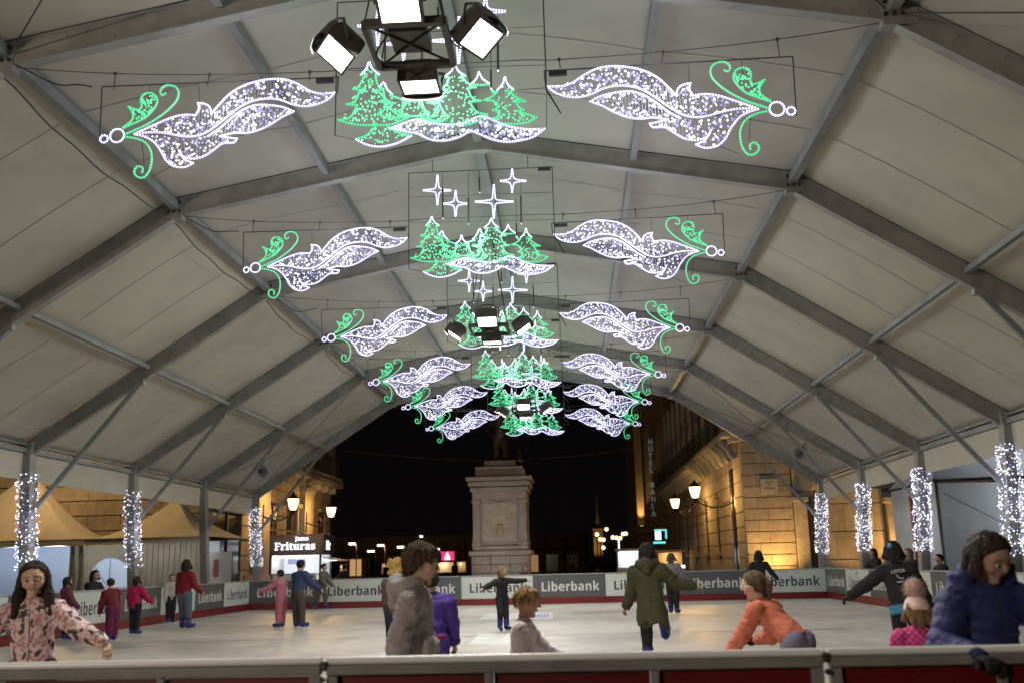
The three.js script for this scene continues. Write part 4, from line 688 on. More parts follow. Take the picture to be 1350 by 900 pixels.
{
  const c = thing('church_tower', 'faint church tower far off up the street', 'church', [5.2, -0.12, -150]); const m = std(0.30, 0.24, 0.15, 0.9);
  part('tower', m, c, g => g.bevel(0, 3.0, 0, 1.4, 6.0, 1.4, 0.05)); part('spire', m, c, g => g.lathe([[0.75, 6.0], [0.5, 7.2], [0.2, 8.8], [0.03, 10.4]], 0, 0, 0, 8)); part('cross', m, c, g => { g.box(0, 10.6, 0, 0.1, 0.9, 0.1); }); part('belfry', m, c, g => g.bevel(0, 6.1, 0, 1.7, 0.25, 1.7, 0.05));
  uplight('uplight in front of the far church tower', [4.9, -0.12, -146], [5.2, 6, -150], 90, WARM, 0.5);
}
for (const [x, w, h, col, label] of [[-9.6, 1.9, 1.5, [0.75, 0.02, 0.16], 'market stall with glowing red and white front across the square'], [-14.3, 1.3, 1.3, [0.6, 0.4, 0.16], 'market stall with yellow lit front across the dark square'], [-8.1, 0.8, 1.2, [0.5, 0.22, 0.05], 'narrow stall with dull orange front beside the monument'], [-18.2, 0.6, 1.4, [0.5, 0.36, 0.16], 'tiny pale lit booth farthest left across the square']]) {
  const t = thing('market_stall', label, 'stall', [x, -0.12, -85]);
  part('counter', std(0.1, 0.08, 0.07, 0.8), t, g => g.bevel(0, 0.4, 0.4, w, 0.8, 0.6, 0.02)); part('back_wall', std(...(w > 1.5 ? [0.7, 0.6, 0.5] : [0.65, 0.5, 0.32]), 0.7), t, g => g.box(0, 1.1, 0, w * 0.9, 1.1, 0.04)); bulb(t, 0, 1.45, 0.5, new THREE.Color(1, 0.72, 0.42), w); part('roof', std(0.08, 0.05, 0.05, 0.8), t, g => g.bevel(0, 1.68, 0.3, w + 0.3, 0.1, 1.2, 0.02));
  if (w > 1.5) { part('sign_light', glow(...col, 1.1), t, g => g.box(0.35, 2.15, 0.2, 1.2, 0.75, 0.05)); part('sign_figure', glow(1, 0.8, 0.85, 2.4), t, g => { g.lathe([[0.26, 0], [0.18, 0.2], [0.05, 0.55], [0, 0.6]], 0.35, 1.86, 0.3, 8); }); part('sign_light', glow(0.9, 0.35, 0.5, 1.6), t, g => g.box(-0.95, 2.1, 0.2, 1.0, 0.4, 0.05)); }
}
// --- white pagoda tent beside the rink, lit from inside
{
  const p = thing('pagoda_tent', 'white pagoda side tent with arched blue lit window at left', 'tent', [-15.2, -0.12, -36]);
  const thin = (r, g, b) => { const m = new THREE.MeshPhysicalMaterial({ roughness: 0.95, transmission: 0.4, thickness: 0, side: THREE.DoubleSide, map: clothMap }); m.color.setRGB(r, g, b); return m; };
  const cl = thin(0.74, 0.72, 0.67), roofCl = std(0.80, 0.76, 0.68, 0.8, { map: clothMap, side: THREE.DoubleSide });
  for (const [cx, hw] of [[-3.6, 3.5], [2.0, 2.1]]) {
    const H = cx < 0 ? 5.2 : 4.0, zc = 0; const g = new GB(), n = 10, prof = t => 2.55 + (H - 2.55) * Math.pow(t, 1.7);
    const R = t => (1 - t) * (hw) + 0.05; for (let i = 0; i < n; i++) { const t0 = i / n, t1 = (i + 1) / n, q = (t, a, b) => V(cx + a * R(t), prof(t), zc + b * R(t) * (2.6 / hw)); for (const [a, b, c, d] of [[-1, 1, 1, 1], [1, 1, 1, -1], [1, -1, -1, -1], [-1, -1, -1, 1]]) g.quad(q(t0, a, b), q(t0, c, d), q(t1, c, d), q(t1, a, b)); }
    g.put('roof_cloth', roofCl, p);
    const v = new GB(); for (let i = 0; i < 16; i++) { const x0 = cx - hw + i * hw / 8, x1 = x0 + hw / 8, o = 0.05 * (i % 2); v.quad(V(x0, 2.56, 2.62), V(x0, 2.32 + 0.02 * (i % 3), 2.64), V(x1, 2.32 + 0.02 * ((i + 1) % 3), 2.64), V(x1, 2.56, 2.62)); } v.put('valance', roofCl, p);
  }
  // pleated front wall, an arched window cut into it, then the open bay with a bluish lit lining
  const shape = new THREE.Shape(); shape.moveTo(-0.62, 0); shape.lineTo(4.05, 0); shape.lineTo(4.05, 2.5); shape.lineTo(-0.62, 2.5); shape.closePath();
  const hole = new THREE.Path(); hole.moveTo(0.12, 0.8); hole.lineTo(0.12, 1.2); hole.absarc(0.82, 1.2, 0.7, Math.PI, 0, true); hole.lineTo(1.52, 0.8); hole.closePath(); shape.holes.push(hole);
  const wg = new THREE.ExtrudeGeometry(shape, { depth: 0.01, bevelEnabled: false, curveSegments: 14 }); wg.translate(0, 0, 2.55); obj('front_wall', wg, cl, p);
  for (let x = 1.7; x < 4.0; x += 0.19) part('pleat', cl, p, g => g.cyl(V(x, 0.02, 2.565), V(x + 0.01, 2.5, 2.565), 0.012, 5));
  for (const x of [-0.5, -0.2]) part('curtain', cl, p, g => g.tube([V(x, 0, 2.5), V(x + 0.03, 1.3, 2.52), V(x - 0.05, 2.5, 2.5)], 0.09, 8));
  part('window_bar', M.wire, p, g => { g.cyl(V(0.82, 0.8, 2.56), V(0.82, 1.9, 2.56), 0.012, 5); }); part('window_bar', M.wire, p, g => { g.cyl(V(0.12, 0.92, 2.56), V(1.52, 0.92, 2.56), 0.01, 5); }); part('window_bar', M.wire, p, g => { g.cyl(V(0.75, 0.95, 2.56), V(0.3, 1.62, 2.56), 0.01, 5); });
  part('light_tube', glow(0.75, 0.85, 1, 3), p, g => g.box(-1.5, 2.38, 1.75, 4.8, 0.05, 0.05)); part('lining', std(0.78, 0.8, 0.82, 0.8), p, g => g.box(-1.5, 1.25, 0.2, 10.5, 2.4, 0.04)); for (const x of [-7, -4.2, -2.2]) part('pole', M.steel, p, g => g.cyl(V(x, 0, 2.5), V(x, 2.5, 2.5), 0.04, 8)); part('pole', M.steel, p, g => g.cyl(V(4.05, 0, 2.56), V(4.05, 2.5, 2.56), 0.035, 8));
  part('floor', M.steel, p, g => g.box(-1.5, 0.03, 1.3, 11, 0.05, 2.6)); part('table', std(0.12, 0.09, 0.07, 0.7), p, g => g.bevel(-5.3, 0.4, 1.4, 1.8, 0.8, 0.8, 0.02));
  const L = new THREE.RectAreaLight(new THREE.Color(0.55, 0.70, 1), 22, 9, 0.08); L.position.set(-1.5, 2.34, 1.7); L.rotation.x = -0.55; p.add(L);
  const L2 = new THREE.RectAreaLight(new THREE.Color(0.9, 0.95, 0.95), 80, 4.6, 0.08); L2.position.set(1.6, 2.34, 1.8); L2.rotation.set(0.9, Math.PI, 0, 'YXZ'); L2.rotation.x = -0.9; p.add(L2);
}
// --- grey canvas side tent on the right
{
  const p = thing('canvas_side_tent', 'grey canvas wall of a side tent at right', 'tent', [11.75, -0.12, -29]), cl = new THREE.MeshPhysicalMaterial({ roughness: 0.95, transmission: 0.4, thickness: 0, side: THREE.DoubleSide, map: clothMap }); cl.color.setRGB(0.68, 0.71, 0.74);
  bulb(p, 2.6, 2.9, -1.6, new THREE.Color(0.82, 0.9, 1), 17);  // added bulb, unseen behind the cloth, put in to brighten the canvas wall
  const wave = new THREE.PlaneGeometry(6, 3.35, 60, 8); const P = wave.attributes.position; for (let i = 0; i < P.count; i++) P.setZ(i, 0.05 * noise3(P.getX(i) * 1.4, P.getY(i) * 0.5, 2) + 0.02 * noise3(P.getX(i) * 5, P.getY(i), 7)); wave.computeVertexNormals(); wave.translate(3, 1.68, 0); obj('front_wall', wave, cl, p);
  part('corner_pole', M.alu, p, g => g.box(-0.03, 1.75, 0, 0.07, 3.5, 0.07)); part('eave_tube', M.alu, p, g => g.beam(V(-0.1, 3.42, 0.03), V(6, 3.55, 0.03), 0.07, 0.09)); part('roof_cloth', cl, p, g => { g.quad(V(-0.1, 3.46, 0.05), V(6, 3.6, 0.05), V(6, 5.2, -2), V(0.9, 5.0, -2)); g.quad(V(-0.1, 3.46, 0.05), V(0.9, 5, -2), V(-0.1, 3.46, -4), V(-0.1, 3.46, -2)); }); part('guy_rope', M.wire, p, g => g.cyl(V(0.1, 3.1, 0.06), V(2.6, 1.7, 0.06), 0.01, 4)); part('side_wall', cl, p, g => g.quad(V(-0.04, 0, 0), V(-0.04, 3.4, 0), V(-0.04, 3.4, -4), V(-0.04, 0, -4)));
  part('fence_strip', std(0.4, 0.08, 0.03, 0.6), p, g => g.box(-0.35, 1.6, -1, 0.25, 3.3, 0.1));
}
// --- long low arcade across the far end of the square, mostly dark
{
  const a = thing('low_arcade', 'long dark arcade with a few lit shop windows across the square', 'building', [-14, -0.12, -104]), w = std(0.10, 0.085, 0.075, 0.9, { map: stoneMap });
  part('wall', w, a, g => g.box(0, 2.1, -2, 34, 4.2, 3.6)); part('cornice', w, a, g => g.bevel(0, 4.3, -0.2, 34.4, 0.3, 0.8, 0.05)); part('awning', std(0.12, 0.05, 0.04, 0.8), a, g => g.hexa(V(0, 2.75, 0.5), V(16, 0, 0), V(0, 0.02, 0.004), V(0, -0.12, 0.6)));
  for (let i = 0; i < 16; i++) { const x = -15.5 + i * 2.05, lit = [1, 4, 7, 8, 11, 13].includes(i); part(lit ? 'lit_window' : 'window', lit ? glow(1.0, 0.55, 0.25, [0.5, 0.25, 0.6, 0.3][i % 4]) : paneMat, a, g => g.box(x, 1.35, -0.18, 1.2, 1.7, 0.05)); part('pier', w, a, g => g.bevel(x + 1.02, 1.9, -0.05, 0.4, 3.8, 0.4, 0.03)); }
}
// --- hanging banner, low barrier by the kiosk, overhead wires
{
  const b = thing('banner', 'white cloth banner with brown figure hung behind left corner barrier', 'banner', [-10.8, 0, -34]); const w = new THREE.PlaneGeometry(0.86, 1.05, 14, 14), P = w.attributes.position; for (let i = 0; i < P.count; i++) P.setZ(i, 0.03 * noise3(P.getX(i) * 4, P.getY(i) * 3, 1)); w.computeVertexNormals(); w.translate(0, 1.38, 0);
  obj('cloth', w, std(0.66, 0.64, 0.62, 0.8, { side: THREE.DoubleSide }), b); part('printed_figure', std(0.33, 0.13, 0.08, 0.8), b, g => { g.lathe([[0.02, 0], [0.09, 0.05], [0.11, 0.25], [0.08, 0.42], [0.1, 0.5], [0.06, 0.6], [0, 0.62]], 0, 0, 0, 10); }).scale.set(1, 1, 0.06); b.children[1].position.set(-0.1, 1.05, 0.045);
  for (const s of [-1, 1]) part('pole', M.steel, b, g => g.cyl(V(s * 0.44, -0.12, -0.02), V(s * 0.44, 1.94, -0.02), 0.02, 6));
  const f = thing('crowd_barrier', 'low orange and white crowd barrier beside the kiosk', 'barrier', [-9.9, -0.12, -37]);
  part('panel', std(0.6, 0.32, 0.18, 0.7), f, g => g.bevel(-0.5, 0.75, 0, 1.0, 0.9, 0.05, 0.01)); part('panel', std(0.6, 0.58, 0.55, 0.7), f, g => g.bevel(0.6, 0.75, 0, 1.1, 0.9, 0.05, 0.01)); for (const x of [-1, 0.05, 1.15]) part('post', M.steel, f, g => g.box(x, 0.6, 0, 0.05, 1.2, 0.05));
  const g = new GB(); g.tube(Array.from({ length: 25 }, (_, i) => { const q = i / 24; return V(-11.2 + 18.9 * q, 7.6 - 0.8 * Math.sin(q * 3.14), -54); }), 0.008, 5); tag(g.put('overhead_cable', std(0.12, 0.12, 0.12, 0.6)), 'thin overhead cable across the street behind the monument', 'cable');
}

// ---------------------------------------------------------------- people: skeleton -> signed distance -> surface nets
function meshField(sdf, lo, hi, cell, color) {
  const n = [0, 1, 2].map(k => Math.ceil((hi[k] - lo[k]) / cell) + 2), [nx, ny, nz] = n, F = new Float32Array(nx * ny * nz), B = 5;
  const at = (i, j, k) => (k * ny + j) * nx + i;
  for (let k0 = 0; k0 < nz; k0 += B) for (let j0 = 0; j0 < ny; j0 += B) for (let i0 = 0; i0 < nx; i0 += B) {
    const c = B * cell / 2, d = sdf(lo[0] + i0 * cell + c, lo[1] + j0 * cell + c, lo[2] + k0 * cell + c), far = Math.abs(d) > B * cell * 1.25 + 0.02;
    for (let k = k0; k < Math.min(nz, k0 + B); k++) for (let j = j0; j < Math.min(ny, j0 + B); j++) for (let i = i0; i < Math.min(nx, i0 + B); i++) F[at(i, j, k)] = far ? d : sdf(lo[0] + i * cell, lo[1] + j * cell, lo[2] + k * cell);
  }
  const id = new Int32Array(nx * ny * nz).fill(-1), P = [], I = [];
  const E = [[0, 1], [2, 3], [4, 5], [6, 7], [0, 2], [1, 3], [4, 6], [5, 7], [0, 4], [1, 5], [2, 6], [3, 7]];
  for (let k = 0; k < nz - 1; k++) for (let j = 0; j < ny - 1; j++) for (let i = 0; i < nx - 1; i++) {
    const v = [F[at(i, j, k)], F[at(i + 1, j, k)], F[at(i, j + 1, k)], F[at(i + 1, j + 1, k)], F[at(i, j, k + 1)], F[at(i + 1, j, k + 1)], F[at(i, j + 1, k + 1)], F[at(i + 1, j + 1, k + 1)]];
    let m = 0; for (let q = 0; q < 8; q++) if (v[q] < 0) m |= 1 << q; if (m === 0 || m === 255) continue;
    let x = 0, y = 0, z = 0, c = 0;
    for (const [a, b] of E) if ((v[a] < 0) !== (v[b] < 0)) { const t = v[a] / (v[a] - v[b]); x += (a & 1) + ((b & 1) - (a & 1)) * t; y += (a >> 1 & 1) + ((b >> 1 & 1) - (a >> 1 & 1)) * t; z += (a >> 2) + ((b >> 2) - (a >> 2)) * t; c++; }
    id[at(i, j, k)] = P.length / 3; P.push(lo[0] + (i + x / c) * cell, lo[1] + (j + y / c) * cell, lo[2] + (k + z / c) * cell);
  }
  const Q = (a, b, c, d, f) => { if (a < 0 || b < 0 || c < 0 || d < 0) return; f ? I.push(a, b, c, a, c, d) : I.push(a, c, b, a, d, c); };
  for (let k = 1; k < nz - 1; k++) for (let j = 1; j < ny - 1; j++) for (let i = 1; i < nx - 1; i++) {
    const s = F[at(i, j, k)] < 0;
    if (s !== F[at(i + 1, j, k)] < 0) Q(id[at(i, j - 1, k - 1)], id[at(i, j, k - 1)], id[at(i, j, k)], id[at(i, j - 1, k)], s);
    if (s !== F[at(i, j + 1, k)] < 0) Q(id[at(i - 1, j, k - 1)], id[at(i - 1, j, k)], id[at(i, j, k)], id[at(i, j, k - 1)], s);
    if (s !== F[at(i, j, k + 1)] < 0) Q(id[at(i - 1, j - 1, k)], id[at(i, j - 1, k)], id[at(i, j, k)], id[at(i - 1, j, k)], s);
  }
  const g = new THREE.BufferGeometry(); g.setAttribute('position', new THREE.Float32BufferAttribute(P, 3)); g.setIndex(I); g.computeVertexNormals();
  if (color) { const C = []; for (let i = 0; i < P.length; i += 3) C.push(...color(P[i], P[i + 1], P[i + 2])); g.setAttribute('color', new THREE.Float32BufferAttribute(C, 3)); }
  return g;
}
const smin = (a, b, k) => { const h = Math.max(k - Math.abs(a - b), 0) / k; return Math.min(a, b) - h * h * k * 0.25; };
// tapered capsule a-b; optional flattening along unit vector f by factor q
function cap(a, b, ra, rb, f, q) {
  const dx = b.x - a.x, dy = b.y - a.y, dz = b.z - a.z, L = dx * dx + dy * dy + dz * dz || 1e-9;
  return (x, y, z) => {
    let px = x - a.x, py = y - a.y, pz = z - a.z; const t = Math.min(1, Math.max(0, (px * dx + py * dy + pz * dz) / L)); px -= dx * t; py -= dy * t; pz -= dz * t;
    if (f) { const m = (px * f.x + py * f.y + pz * f.z) * (q - 1); px += f.x * m; py += f.y * m; pz += f.z * m; }
    return Math.sqrt(px * px + py * py + pz * pz) - (ra + (rb - ra) * t);
  };
}
const join = (list, k) => (x, y, z) => { let d = 1e3; for (const s of list) d = smin(d, s(x, y, z), k); return d; };
const wrinkle = (amp, fx, fy, fz, ph) => (x, y, z) => { const w = 0.6 * noise3(x * 5, y * 5 + ph, z * 5), a = noise3(x * fx + ph + w, y * fy + 2 * w, z * fz), b = noise3(x * fx * 2.1 + w, y * fy * 1.7 + ph + 3 * w, z * fz * 2.1); return amp * (1.5 * Math.abs(a) - 0.45 + 0.9 * Math.abs(b) - 0.25); };
const dirOf = (yaw, pitch) => V(Math.sin(yaw) * Math.cos(pitch), Math.sin(pitch), Math.cos(yaw) * Math.cos(pitch)); // yaw from forward towards the left hand, pitch up
const cloths = {};
function fabric(r, g, b, rough = 0.85, extra = {}) { const k = [r, g, b, rough, JSON.stringify(extra)].join(); return cloths[k] ??= std(r, g, b, rough, extra); }
const skinMat = std(1, 1, 1, 0.55, { vertexColors: true }), vcMat = std(1, 1, 1, 0.85, { vertexColors: true }), bootBlue = std(0.018, 0.03, 0.20, 0.4), bladeMat = std(0.45, 0.45, 0.47, 0.3, { metalness: 0.8 }), eyeWhite = std(0.55, 0.52, 0.5, 0.25), irisMat = std(0.02, 0.012, 0.008, 0.2);
/* o: h height, cell, lean [forward, sideways-left], twist; arms/legs as [upperYaw, upperPitch, lowerYaw, lowerPitch]; head [yaw, pitch, roll] */
function person(o, label, pos, turn, group) {
  const H = o.h, U = H, t = thing('person', label, 'person', pos, turn, group), cell = o.cell || 0.014, fine = o.fine || cell * 0.5;
  const hh = o.hh || 0.155 * H + 0.0, lean = o.lean || [0, 0], skate = o.skates === false ? 0 : 0.05;
  const hipY = 0.485 * H, T = V(Math.sin(lean[1]), Math.cos(lean[0]) * Math.cos(lean[1]), Math.sin(lean[0])).normalize();
  const tw = o.twist || 0, S = V(Math.cos(tw), 0, -Math.sin(tw)); S.addScaledVector(T, -S.dot(T)).normalize(); const Fw = S.clone().cross(T).normalize(); // forward of the chest
  const S0 = V(1, 0, 0), F0 = V(0, 0, 1);
  // legs first, to know how high the pelvis sits
  const thigh = 0.235 * H, shin = 0.20 * H, legs = o.legs || [[0, -1.52, 0, -1.57], [0, -1.52, 0, -1.57]];
  const pel = V(0, 0, 0), J = { legs: [], arms: [] };
  for (const s of [0, 1]) { const sg = s ? -1 : 1, hip = V(sg * 0.052 * H, 0, 0), [a, b, c, d] = legs[s], kn = hip.clone().addScaledVector(dirOf(a * sg, b), thigh), an = kn.clone().addScaledVector(dirOf(c * sg, d), shin); J.legs.push([hip, kn, an, sg]); }
  const low = Math.min(J.legs[0][2].y, J.legs[1][2].y), up = -low + 0.065 * H * 0.75 + skate; for (const l of J.legs) for (let q = 0; q < 3; q++) l[q].y += up; pel.y = up;
  const torso = 0.30 * H, nb = pel.clone().addScaledVector(T, torso), waist = pel.clone().addScaledVector(T, torso * 0.3), chest = pel.clone().addScaledVector(T, torso * 0.78);
  const sw = 0.108 * H * (o.broad || 1), ua = 0.165 * H, fa = 0.145 * H, hl = 0.098 * H;
  const arms = o.arms || [[0.2, -1.4, 0.1, -1.3], [0.2, -1.4, 0.1, -1.3]];
  for (const s of [0, 1]) {
    const sg = s ? -1 : 1, sh = nb.clone().addScaledVector(S, sg * sw).addScaledVector(T, -0.028 * H), [a, b, c, d] = arms[s];
    const rel = (yaw, pt) => { const v = dirOf(yaw * sg, pt); return S0.clone().multiplyScalar(0).addScaledVector(V(S.x, 0, S.z).normalize(), v.x).addScaledVector(V(0, 1, 0), v.y).addScaledVector(V(-S.z, 0, S.x).normalize(), v.z); };
    const d1 = rel(a, b), d2 = rel(c, d), el = sh.clone().addScaledVector(d1, ua), wr = el.clone().addScaledVector(d2, fa); J.arms.push([sh, el, wr, sg, d2]);
  }
  const [hy, hp, hr] = o.head || [0, 0, 0], neckTop = nb.clone().addScaledVector(T, 0.02 * H).addScaledVector(V(0, 1, 0), 0.035 * H);
  const hq = new THREE.Quaternion().setFromEuler(new THREE.Euler(-hp, hy, hr, 'YXZ')), hx = V(1, 0, 0).applyQuaternion(hq), hu = V(0, 1, 0).applyQuaternion(hq), hf = V(0, 0, 1).applyQuaternion(hq);
  const hc = neckTop.clone().addScaledVector(hu, hh * 0.44).addScaledVector(hf, hh * 0.10); // head centre
  const L = (x, y, z) => { const dx = x - hc.x, dy = y - hc.y, dz = z - hc.z; return [(dx * hx.x + dy * hx.y + dz * hx.z) / hh, (dx * hu.x + dy * hu.y + dz * hu.z) / hh, (dx * hf.x + dy * hf.y + dz * hf.z) / hh]; };
  const HW = (x, y, z) => hc.clone().addScaledVector(hx, x * hh).addScaledVector(hu, y * hh).addScaledVector(hf, z * hh);
  const ell = (x, y, z, cx, cy, cz, rx, ry, rz) => { const a = (x - cx) / rx, b = (y - cy) / ry, c = (z - cz) / rz, q = Math.sqrt(a * a + b * b + c * c); return (q - 1) * Math.min(rx, ry, rz); };
  const hcap = [[0, -0.08, 0.06, 0, -0.40, 0.20, 0.27, 0.105, 0.09], [0, 0.08, 0.375, 0, -0.075, 0.44, 0.025, 0.052, 0.05], [-0.2, 0.1, 0.29, 0.2, 0.1, 0.29, 0.07, 0.07, 0.06], [-0.07, -0.225, 0.335, 0.07, -0.225, 0.335, 0.04, 0.04, 0.04], [-0.18, -0.1, 0.24, 0.18, -0.1, 0.24, 0.1, 0.1, 0.1]].map(([ax, ay, az, bx, by, bz, ra, rb, k]) => [cap(V(ax, ay, az), V(bx, by, bz), ra, rb), k]);
  const headSDF = (x, y, z) => {
    const [u, v, w] = L(x, y, z); let d = ell(u, v, w, 0, 0.12, -0.03, 0.355, 0.385, 0.44);
    for (const [c, k] of hcap) d = smin(d, c(u, v, w), k);
    for (const s of [-1, 1]) { d = smin(d, ell(u, v, w, s * 0.37, 0.0, -0.04, 0.035, 0.115, 0.075), 0.03); const e = Math.hypot(u - s * 0.15, (v - 0.02) * 1.35, w - 0.40) - 0.075; d = -smin(-d, e, 0.05); }
    return d * hh;
  };
  const skin = o.skin || [0.50, 0.30, 0.21], hairC = o.hair || [0.03, 0.018, 0.012];
  const skinColor = (x, y, z) => {
    const [u, v, w] = L(x, y, z); let c = [...skin];
    if (Math.abs(v) < 0.8) {
      if (w > 0.22) { if (Math.abs(v + 0.225) < 0.035 && Math.abs(u) < 0.11) c = [skin[0] * 0.82, skin[1] * 0.5, skin[2] * 0.52]; if (Math.abs(v - 0.125 + 0.25 * (Math.abs(u) - 0.16) ** 2) < 0.022 && Math.abs(u) > 0.06 && Math.abs(u) < 0.25) c = hairC.map((q, i) => q * 0.6 + c[i] * 0.3); if (Math.hypot(Math.abs(u) - 0.2, v + 0.12) < 0.1) c = [c[0] * 1.03, c[1] * 0.88, c[2] * 0.88]; }
    }
    const n = 1 + 0.06 * noise3(x * 60, y * 60, z * 60); return c.map(q => q * n);
  };
  // body: one continuous skin surface; head and hands on finer grids
  const B = [cap(pel, waist, 0.075 * H, 0.068 * H, Fw, 1.35), cap(waist, chest, 0.068 * H, 0.078 * H, Fw, 1.45), cap(J.arms[0][0], J.arms[1][0], 0.036 * H, 0.036 * H), cap(nb, neckTop, 0.034 * H, 0.03 * H), cap(neckTop, HW(0, -0.1, -0.06), 0.03 * H, 0.031 * H)];
  for (const [sh, el, wr] of J.arms) B.push(cap(sh, el, 0.034 * H, 0.026 * H), cap(el, wr, 0.026 * H, 0.0175 * H));
  for (const [hp2, kn, an] of J.legs) B.push(cap(hp2, kn, 0.055 * H, 0.038 * H), cap(kn, an, 0.037 * H, 0.025 * H));
  const bodySDF = join(B, 0.03), box = (pts, m) => [[0, 1, 2].map(k => Math.min(...pts.map(p => p.getComponent(k))) - m), [0, 1, 2].map(k => Math.max(...pts.map(p => p.getComponent(k))) + m)];
  const all = [pel, nb, neckTop, ...J.arms.flatMap(a => a.slice(0, 3)), ...J.legs.flatMap(a => a.slice(0, 3))];
  const geos = [meshField(bodySDF, ...box(all, 0.1 * H), Math.max(cell, 0.015), skinColor), meshField((x, y, z) => smin(headSDF(x, y, z), Math.min(B[3](x, y, z), B[4](x, y, z)), 0.02), ...box([hc], hh * 0.62), fine, skinColor)];
  // hands
  const handParts = J.arms.map(([sh, el, wr, sg, d2], s) => {
    const hd = (o.hands && o.hands[s]) || {}, f = d2.clone(); if (hd.bend) f.applyAxisAngle(new THREE.Vector3().crossVectors(f, V(0, -1, 0)).normalize(), hd.bend).normalize();
    let n = hd.palm ? V(...hd.palm) : V(0, -1, 0).addScaledVector(S, -sg * 0.4); n.addScaledVector(f, -n.dot(f)); if (n.lengthSq() < 1e-3) n = S.clone().multiplyScalar(-sg); n.normalize(); // palm faces along n
    const sd = f.clone().cross(n).normalize().multiplyScalar(sg); const th = sd.dot(Fw) >= 0 || hd.palm ? sd : sd.clone().negate(); // thumb side
    const w = hl * 0.2, pr = hl * 0.115, at = (a, b, c) => wr.clone().addScaledVector(f, a * hl).addScaledVector(th, b * hl).addScaledVector(n, c * hl);
    const list = [cap(at(-0.05, 0, 0), at(0.12, 0, 0), 0.0165 * H, 0.0165 * H), cap(at(0.12, 0.1, 0), at(0.5, 0.16, 0), pr * 1.25, pr, n, 1.5), cap(at(0.12, -0.06, 0), at(0.5, -0.12, 0), pr * 1.25, pr, n, 1.5), cap(at(0.1, 0.02, 0), at(0.5, 0.02, 0), pr * 1.3, pr * 1.1, n, 1.5)];
    const curl = hd.curl ?? 0.5, lens = [0.40, 0.46, 0.43, 0.33], fr = Math.max(0.0052 * H, 0.0062);
    lens.forEach((l, i) => { let p = at(0.52, 0.19 - 0.125 * i, 0), a = 0; for (const [q, r] of [[0.45, 1], [0.3, 0.92], [0.25, 0.8]]) { a += curl * (q === 0.45 ? 0.7 : 1); const e = p.clone().addScaledVector(f, Math.cos(a) * l * q * hl).addScaledVector(n, Math.sin(a) * l * q * hl).addScaledVector(th, (0.03 - 0.02 * i) * l * hl * q); list.push(cap(p, e, fr * r, fr * r * 0.93)); p = e; } });
    const t0 = at(0.14, 0.16, 0.03), t1 = at(0.34, 0.36, 0.1), t2 = at(0.52, 0.42, 0.16 + curl * 0.1); list.push(cap(t0, t1, fr * 1.35, fr * 1.15), cap(t1, t2, fr * 1.15, fr * 0.9));
    return [join(list, 0.008), [at(0, 0, 0), at(1.0, 0.3, 0), at(1.0, -0.3, 0), at(0.6, 0, 0.6), at(0.3, 0.5, 0), at(0.3, -0.3, 0)], hd];
  });
  handParts.forEach(([sdf, pts]) => geos.push(meshField(sdf, ...box(pts, 0.03), Math.max(0.003, fine * 0.6), skinColor)));
  obj('body', mergeGeometries(geos), skinMat, t);
  if (o.gloves) handParts.forEach(([sdf, pts]) => obj('glove', meshField((x, y, z) => sdf(x, y, z) - 0.005, ...box(pts, 0.035), Math.max(0.004, fine * 0.7)), o.gloves, t));
  if (o.eyes !== false) for (const s of [-1, 1]) {
    const e = new THREE.SphereGeometry(0.055 * hh, 14, 10); e.scale(1.15, 0.72, 1); e.applyQuaternion(hq); const p = HW(s * 0.15, 0.02, 0.345); e.translate(p.x, p.y, p.z); const m = obj('eye', e, eyeWhite, t);
    const ir = new THREE.SphereGeometry(0.036 * hh, 10, 8); ir.applyQuaternion(hq); const q = HW(s * 0.15 + 0.008 * (o.look || 0), 0.016, 0.374); ir.translate(q.x, q.y, q.z); obj('iris', ir, irisMat, m);
  }
  // top garment
  const G = o.top || {}, th = (G.thick ?? 0.012), hem = G.hem ?? 0.04, A = []; const ph = pos[0] * 7 + pos[2];
  const hemPt = pel.clone().addScaledVector(T, -hem * H), tor = [cap(hemPt.clone().addScaledVector(T, -0.08), waist, (0.083 + (G.flare || 0)) * H + th, 0.078 * H + th, Fw, 1.3), cap(waist, chest, 0.078 * H + th, 0.086 * H + th, Fw, 1.42), cap(J.arms[0][0], J.arms[1][0], 0.04 * H + th * 0.7, 0.04 * H + th * 0.7), cap(chest, nb, 0.07 * H + th, 0.046 * H, Fw, 1.2)];
  const torS = join(tor, 0.05), up2 = T, hemCut = (x, y, z) => -((x - hemPt.x) * up2.x + (y - hemPt.y) * up2.y + (z - hemPt.z) * up2.z) + (G.wave ? G.wave * noise3(x * 6, ph, z * 6) : 0);
  const sl = G.sleeve ?? 1, slv = []; for (const [sh, el, wr] of J.arms) { const e2 = el.clone().lerp(wr, sl * 0.96); slv.push(cap(sh, el, 0.042 * H + th * 0.8, 0.036 * H + th * 0.7), cap(el, e2, 0.036 * H + th * 0.7, 0.027 * H + th * 0.6)); }
  const slvS = join(slv, 0.025), wk = wrinkle(G.wrinkle ?? 0.006, 9, 17, 9, ph), extras = [];
